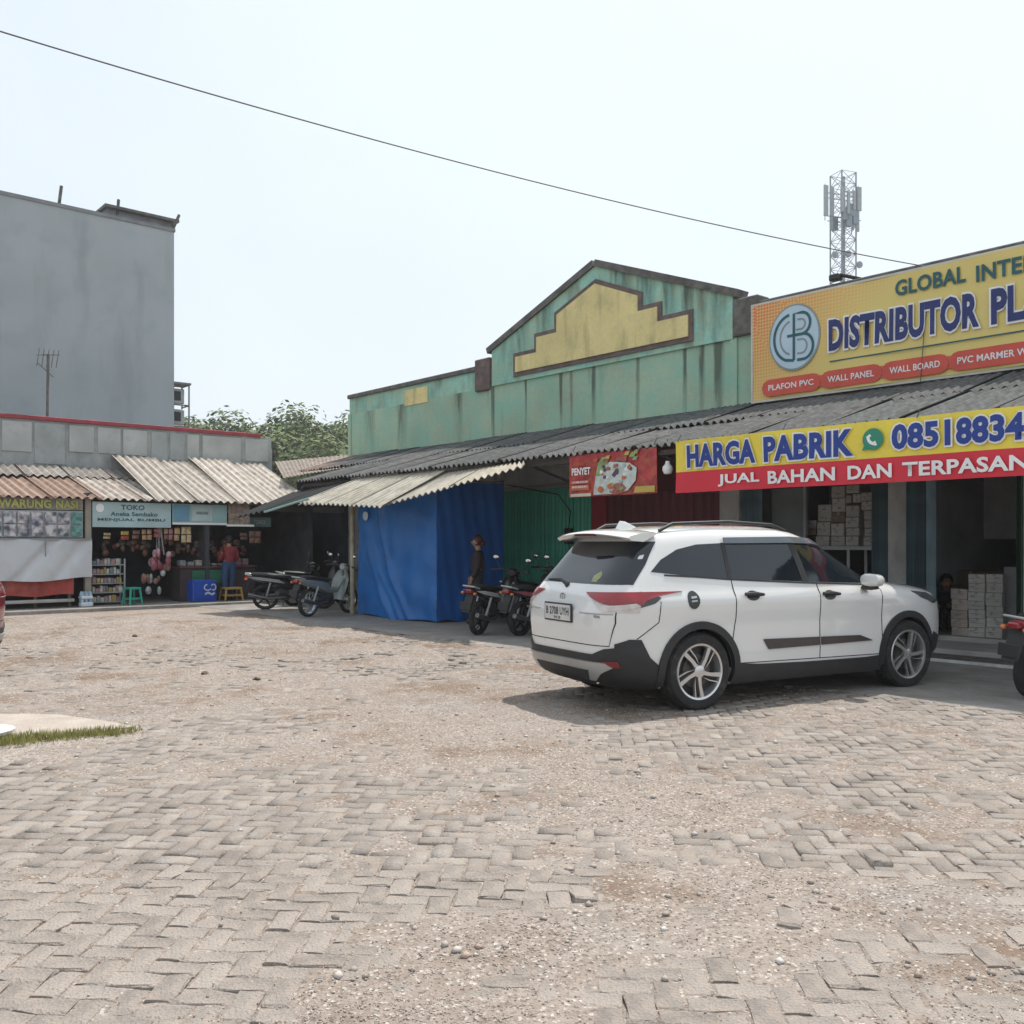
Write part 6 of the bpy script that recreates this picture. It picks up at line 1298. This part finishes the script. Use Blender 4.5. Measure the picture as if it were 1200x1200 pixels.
    q = MB(); q.tube([(.45,-.12,.30),(.10,-.15,.27),(-.22,-.16,.34),(-.36,-.16,.37)], [.018,.03,.045,.04], 10); part('exhaust', q, mat('exhaust_grey', (.16,.16,.165), .35, metal=.7), o, 50)
    q = MB(); q.tube([(.02,.10,r),(.12,.12,.62)], .022, 8); q.tube([(.02,-.10,r),(.12,-.12,.62)], .022, 8); part('shock', q, SILV, o, 50)
    q = MB(); q.tube([(0,.09,r),(.40,.09,.33)], .03, 8); q.tube([(0,-.09,r),(.40,-.09,.33)], .02, 8); part('swing_arm', q, CLAD, o)
    q = MB(); q.tube([(.42,.12,.25),(.36,.24,.04)], .011, 6); part('side_stand', q, CLAD, o)
    return o
BKB = mat('gloss_black', (.014,.015,.017), .2, coat=.6); BKS = mat('silver_paint', (.34,.36,.38), .3, metal=.4, coat=.4); MRD = mat('maroon_paint', (.15,.02,.03), .25, coat=.5); MGR = mat('dark_grey_paint', (.06,.065,.07), .35, coat=.3); PKR = mat('pink_red_panel', (.34,.10,.12), .3, coat=.4); WPN = mat('white_panel', (.55,.56,.57), .35)
def heading(dt, dp): v = W(dt, dp)-W(0, 0); return math.atan2(v.y, v.x)
motorcycle('dark scooter with silver tail panels, leftmost of the motorcycles in the corner', -5.45, 20.75, math.radians(12), BKB, BKS)
motorcycle('black underbone motorcycle with grey leg shield and spoked wheels beside the cream post', -4.08, 18.75, math.radians(61), mat('pale_grey_green', (.30,.34,.33), .35, coat=.3), BKS, 'underbone', .08)
motorcycle('dark motorcycle with amber side lights behind the underbone in the corner', -5.1, 21.9, math.radians(35), MGR, mat('amber_panel', (.25,.14,.04), .4), 'scooter', .08)
motorcycle('black scooter with pale tail panels standing next to the blue tarpaulin', -.55, 15.1, math.radians(62), BKB, WPN)
motorcycle('black scooter with pinkish red side panels half hidden by the white car', .12, 14.95, math.radians(50), BKB, PKR)
motorcycle('dark green black scooter parked behind, facing the green folding door', .05, 16.6, math.radians(55), mat('green_black_paint', (.012,.035,.032), .25, coat=.4), MGR)
motorcycle('red tailed motorcycle with orange indicator cut off by the right edge', 4.98, 8.95, math.radians(28), mat('scarlet_panel', (.36,.04,.05), .3, coat=.5), CLAD, 'sport', .10)
# ================================================================== PEOPLE
SKIN = mat('skin', (.36,.20,.13), .6, .08, 8); HAIRB = mat('hair_black', (.015,.012,.012), .6); HAIRR = mat('hair_auburn', (.07,.018,.015), .6)
def person(label, X, Y, z0, head_rz, J, top, bottom, hair, skirt=False, bun=False, shoe=None):
    """J: joint dict in a frame facing +x, metres"""
    o = thing('person', label, 'person', (X, Y, z0), head_rz); V = lambda k: Vector(J[k])
    verts = []; rad = []; edges = []; ix = {}
    def v(k, p, r): ix[k] = len(verts); verts.append(Vector(p)); rad.append(r); return ix[k]
    v('pel', V('pel'), (.145,.12)); v('waist', V('pel').lerp(V('chest'), .45), (.125,.10)); v('chest', V('chest'), (.155,.115)); v('neckb', V('chest').lerp(V('neck'), .8), (.075,.07)); v('neck', V('neck'), (.05,.05))
    for a, b in (('pel','waist'),('waist','chest'),('chest','neckb'),('neckb','neck')): edges.append((ix[a], ix[b]))
    hd = V('head'); up_ = (hd-V('neck')).normalized(); v('h1', V('neck').lerp(hd, .55), (.062,.068)); v('h2', hd, (.078,.095)); v('h3', hd+up_*.075, (.066,.08)); edges += [(ix['neck'], ix['h1']), (ix['h1'], ix['h2']), (ix['h2'], ix['h3'])]
    for s in ('l', 'r'):
        v('sh'+s, V('sh'+s), .058); v('el'+s, V('el'+s), .040); v('wr'+s, V('wr'+s), .027); edges += [(ix['chest'], ix['sh'+s]), (ix['sh'+s], ix['el'+s]), (ix['el'+s], ix['wr'+s])]
        d = (V('wr'+s)-V('el'+s)).normalized(); pm = V('wr'+s)+d*.06; v('pm'+s, pm, (.034,.018)); edges.append((ix['wr'+s], ix['pm'+s])); sd = d.cross(Vector((0,1,0))); sd = sd.normalized() if sd.length > .1 else Vector((1,0,0)); cd = Vector((0, -1 if s == 'l' else 1, 0))
        for f in range(4):
            b_ = pm+sd*(.024-.016*f)+d*.03; L_ = (.065,.075,.07,.055)[f]; m_ = v('f%d%s' % (f, s), b_+d*L_*.4, .009); e_ = v('g%d%s' % (f, s), b_+d*L_*.8+cd*L_*.3, .008); edges += [(ix['pm'+s], m_), (m_, e_)]
        m_ = v('t'+s, V('wr'+s)+d*.03+sd*.045, .011); e_ = v('u'+s, V('wr'+s)+d*.065+sd*.06+cd*.01, .009); edges += [(ix['wr'+s], m_), (m_, e_)]
        v('hp'+s, V('hp'+s), .088); v('kn'+s, V('kn'+s), .056); v('an'+s, V('an'+s), .036); v('toe'+s, V('toe'+s), (.036,.022)); edges += [(ix['pel'], ix['hp'+s]), (ix['hp'+s], ix['kn'+s]), (ix['kn'+s], ix['an'+s]), (ix['an'+s], ix['toe'+s])]
    put('body', skin_me('body', verts, edges, rad, SKIN, 2), o)
    def suit(nm, ks, es, m, g):
        vv = [Vector(verts[ix[k]]) for k in ks]; rr = []
        for k in ks: r = rad[ix[k]]; r = r if isinstance(r, tuple) else (r, r); rr.append((r[0]*1.08+g, r[1]*1.08+g))
        put(nm, skin_me(nm, vv, [(ks.index(a), ks.index(b)) for a, b in es], rr, m, 2), o)
    suit('shirt', ['pel','waist','chest','neckb','shl','ell','wrl','shr','elr','wrr'], [('pel','waist'),('waist','chest'),('chest','neckb'),('chest','shl'),('shl','ell'),('ell','wrl'),('chest','shr'),('shr','elr'),('elr','wrr')], top, .022)
    suit('trousers', ['waist','pel','hpl','knl','anl','hpr','knr','anr'], [('waist','pel'),('pel','hpl'),('hpl','knl'),('knl','anl'),('pel','hpr'),('hpr','knr'),('knr','anr')], bottom, .020)
    for s in ('l', 'r'): t_ = V('toe'+s); a_ = V('an'+s); q = MB(); q.tube([a_+Vector((-.05,0,-.05)), a_+Vector((.03,0,-.045)), t_], [.045,.05,.035], 8); part('shoe', q, shoe or BLKM, o, 60)
    fwd = Vector((1,0,0)); q = MB(); q.ball(tuple(hd+Vector((.088,0,.005))), (.016,.012,.02), 8); part('nose', q, SKIN, o, 60); q = MB(); q.ball(tuple(hd+Vector((.08,.03,.028))), (.010,.013,.007), 8); q.ball(tuple(hd+Vector((.08,-.03,.028))), (.010,.013,.007), 8); part('eyes', q, BLKM, o, 60)
    q = MB(); q.ball(tuple(hd+Vector((.08,0,-.038))), (.012,.024,.007), 8); part('mouth', q, mat('lips', (.25,.09,.08), .6), o, 60)
    q = MB(); [q.ball(tuple(hd+Vector((0,s*.082,0))), (.02,.012,.03), 8) for s in (-1, 1)]; part('ears', q, SKIN, o, 60)
    bm = bmesh.new(); bmesh.ops.create_uvsphere(bm, u_segments=20, v_segments=14, radius=1); 
    for w_ in bm.verts:
        c = w_.co; w_.co = Vector((c.x*.108-.012, c.y*.094, c.z*.112+.035)) + hd
    bmesh.ops.delete(bm, geom=[w_ for w_ in bm.verts if (w_.co-hd).x > .045 and (w_.co-hd).z < .062 or (w_.co-hd).z < -.06], context='VERTS'); sm(bm, 60); me = bpy.data.meshes.new('hair'); bm.to_mesh(me); bm.free(); me.materials.append(hair); put('hair', me, o)
    if bun: part('hair_bun', MB().ball(tuple(hd+Vector((-.11,0,-.02))), (.05,.06,.06), 10), hair, o, 60)
    return o
STAND = dict(pel=(0,0,.90), chest=(.0,0,1.22), neck=(-.005,0,1.38), head=(.02,0,1.475), shl=(0,.17,1.30), ell=(-.02,.22,1.05), wrl=(.08,.20,.84), shr=(0,-.17,1.30), elr=(-.03,-.22,1.04), wrr=(.10,-.19,.85), hpl=(0,.09,.84), knl=(.02,.10,.47), anl=(-.02,.10,.09), toel=(.16,.11,.035), hpr=(0,-.09,.84), knr=(.05,-.10,.47), anr=(.03,-.10,.09), toer=(.21,-.11,.035))
DKJ = mat('dark_brown_jacket', (.035,.022,.022), .8, .2, 6)
person('person in a dark jacket with auburn hair standing between the tarpaulin and the scooters', -.62, 17.0, .012, math.radians(178), STAND, DKJ, mat('dark_trousers', (.02,.022,.03), .8), HAIRR, bun=True)
J2 = {k: (a, b, c*.98) for k, (a, b, c) in STAND.items()}; J2['ell'] = (.02,.21,1.02); J2['wrl'] = (.24,.15,.98); J2['elr'] = (.0,-.21,1.02); J2['wrr'] = (.22,-.15,.93)
v_ = W(-8.75, *[0]); pp, _ = ont(268, 660, -7.95)
wp = W(-7.98, pp+.02); person('person in a dark red shirt and blue jeans at the stall counter', wp.x, wp.y, .07, ANG+PI, {**J2}, mat('red_shirt', (.20,.02,.03), .8, .2, 6), mat('blue_jeans', (.02,.06,.15), .85, .2, 6), HAIRB)
SIT = dict(pel=(0,0,.38), chest=(.12,0,.66), neck=(.18,0,.81), head=(.23,0,.90), shl=(.12,.16,.74), ell=(.22,.20,.52), wrl=(.42,.12,.50), shr=(.12,-.16,.74), elr=(.22,-.20,.52), wrr=(.42,-.12,.50), hpl=(.02,.09,.36), knl=(.38,.12,.46), anl=(.22,.12,.10), toel=(.40,.13,.035), hpr=(.02,-.09,.36), knr=(.38,-.12,.46), anr=(.22,-.12,.10), toer=(.40,-.13,.035))
tq, zq = onp(1113, 690, 4.3); wp = W(tq-.02, 4.3); SIT = {k: (a, b_, c*.80) for k, (a, b_, c) in SIT.items()}; person('person in dark clothes crouching by the pinkish cartons in the doorway', wp.x, wp.y, .155, ANG-PI/2+.3, SIT, mat('navy_shirt', (.012,.018,.03), .8), mat('black_trousers', (.012,.013,.016), .8), HAIRB)
q = fthing('plastic_stool', 'low dark stool under the crouching person in the doorway', 'stool', tq, 4.3, .15)
part('seat', MB().bbox(-.15,.15,-.15,.15,.22,.26,.01), BLKM, q)
for a in (-1, 1):
    for b_ in (-1, 1): part('leg', MB().box(a*.12-.015, a*.12+.015, b_*.12-.015, b_*.12+.015, 0, .22), BLKM, q)
# litter: a few dark clods and leaves near the left stalls, white scrap on the paving
for i, (u, v) in enumerate(((300, 797), (158, 748), (240, 792), (255, 775))):
    Y = FPX*EYE/(v-HVY); X = (u-600)/FPX*Y; z = float(dirt_z(np.array([X]), np.array([Y]))[0]); r = random.Random(i); q = MB(); q.ball((0,0,.012), (.045,.035,.022), 7)
    q.v = [(a+r.uniform(-.015,.015), b_+r.uniform(-.015,.015), c+r.uniform(-.01,.01)) for a, b_, c in q.v]
    o = part('dirt_clod', q, mat('clod_brown', (.14,.10,.07), .95, .3, 20), None, 60, (X, Y, z)); tag(o, ['dark lump of earth on the paving, nearest the camera of the four clods', 'small dark clod close to the left stalls', 'dark clod in front of the blue crate stall, left of the largest', 'small clod farthest right on the rough patch'][i], 'clod', 'dark clods on the rough paving')

# ================================================================== AIR
hm = bpy.data.materials.new('haze_air'); hm.use_nodes = True; nt = hm.node_tree; nt.nodes.remove(nt.nodes['Principled BSDF']); pv = nt.nodes.new('ShaderNodeVolumePrincipled')
pv.inputs['Color'].default_value = (.92, .95, 1.0, 1); pv.inputs['Density'].default_value = .0006; pv.inputs['Anisotropy'].default_value = .3
nt.links.new(pv.outputs[0], nt.nodes['Material Output'].inputs['Volume'])
HZ = 330.0
hb_ = part('haze', MB().box(-HZ, HZ, -HZ, HZ, -1.1, 50.5), hm, None); tag(hb_, 'pale smoggy air over the market yard', 'haze', kind='stuff')
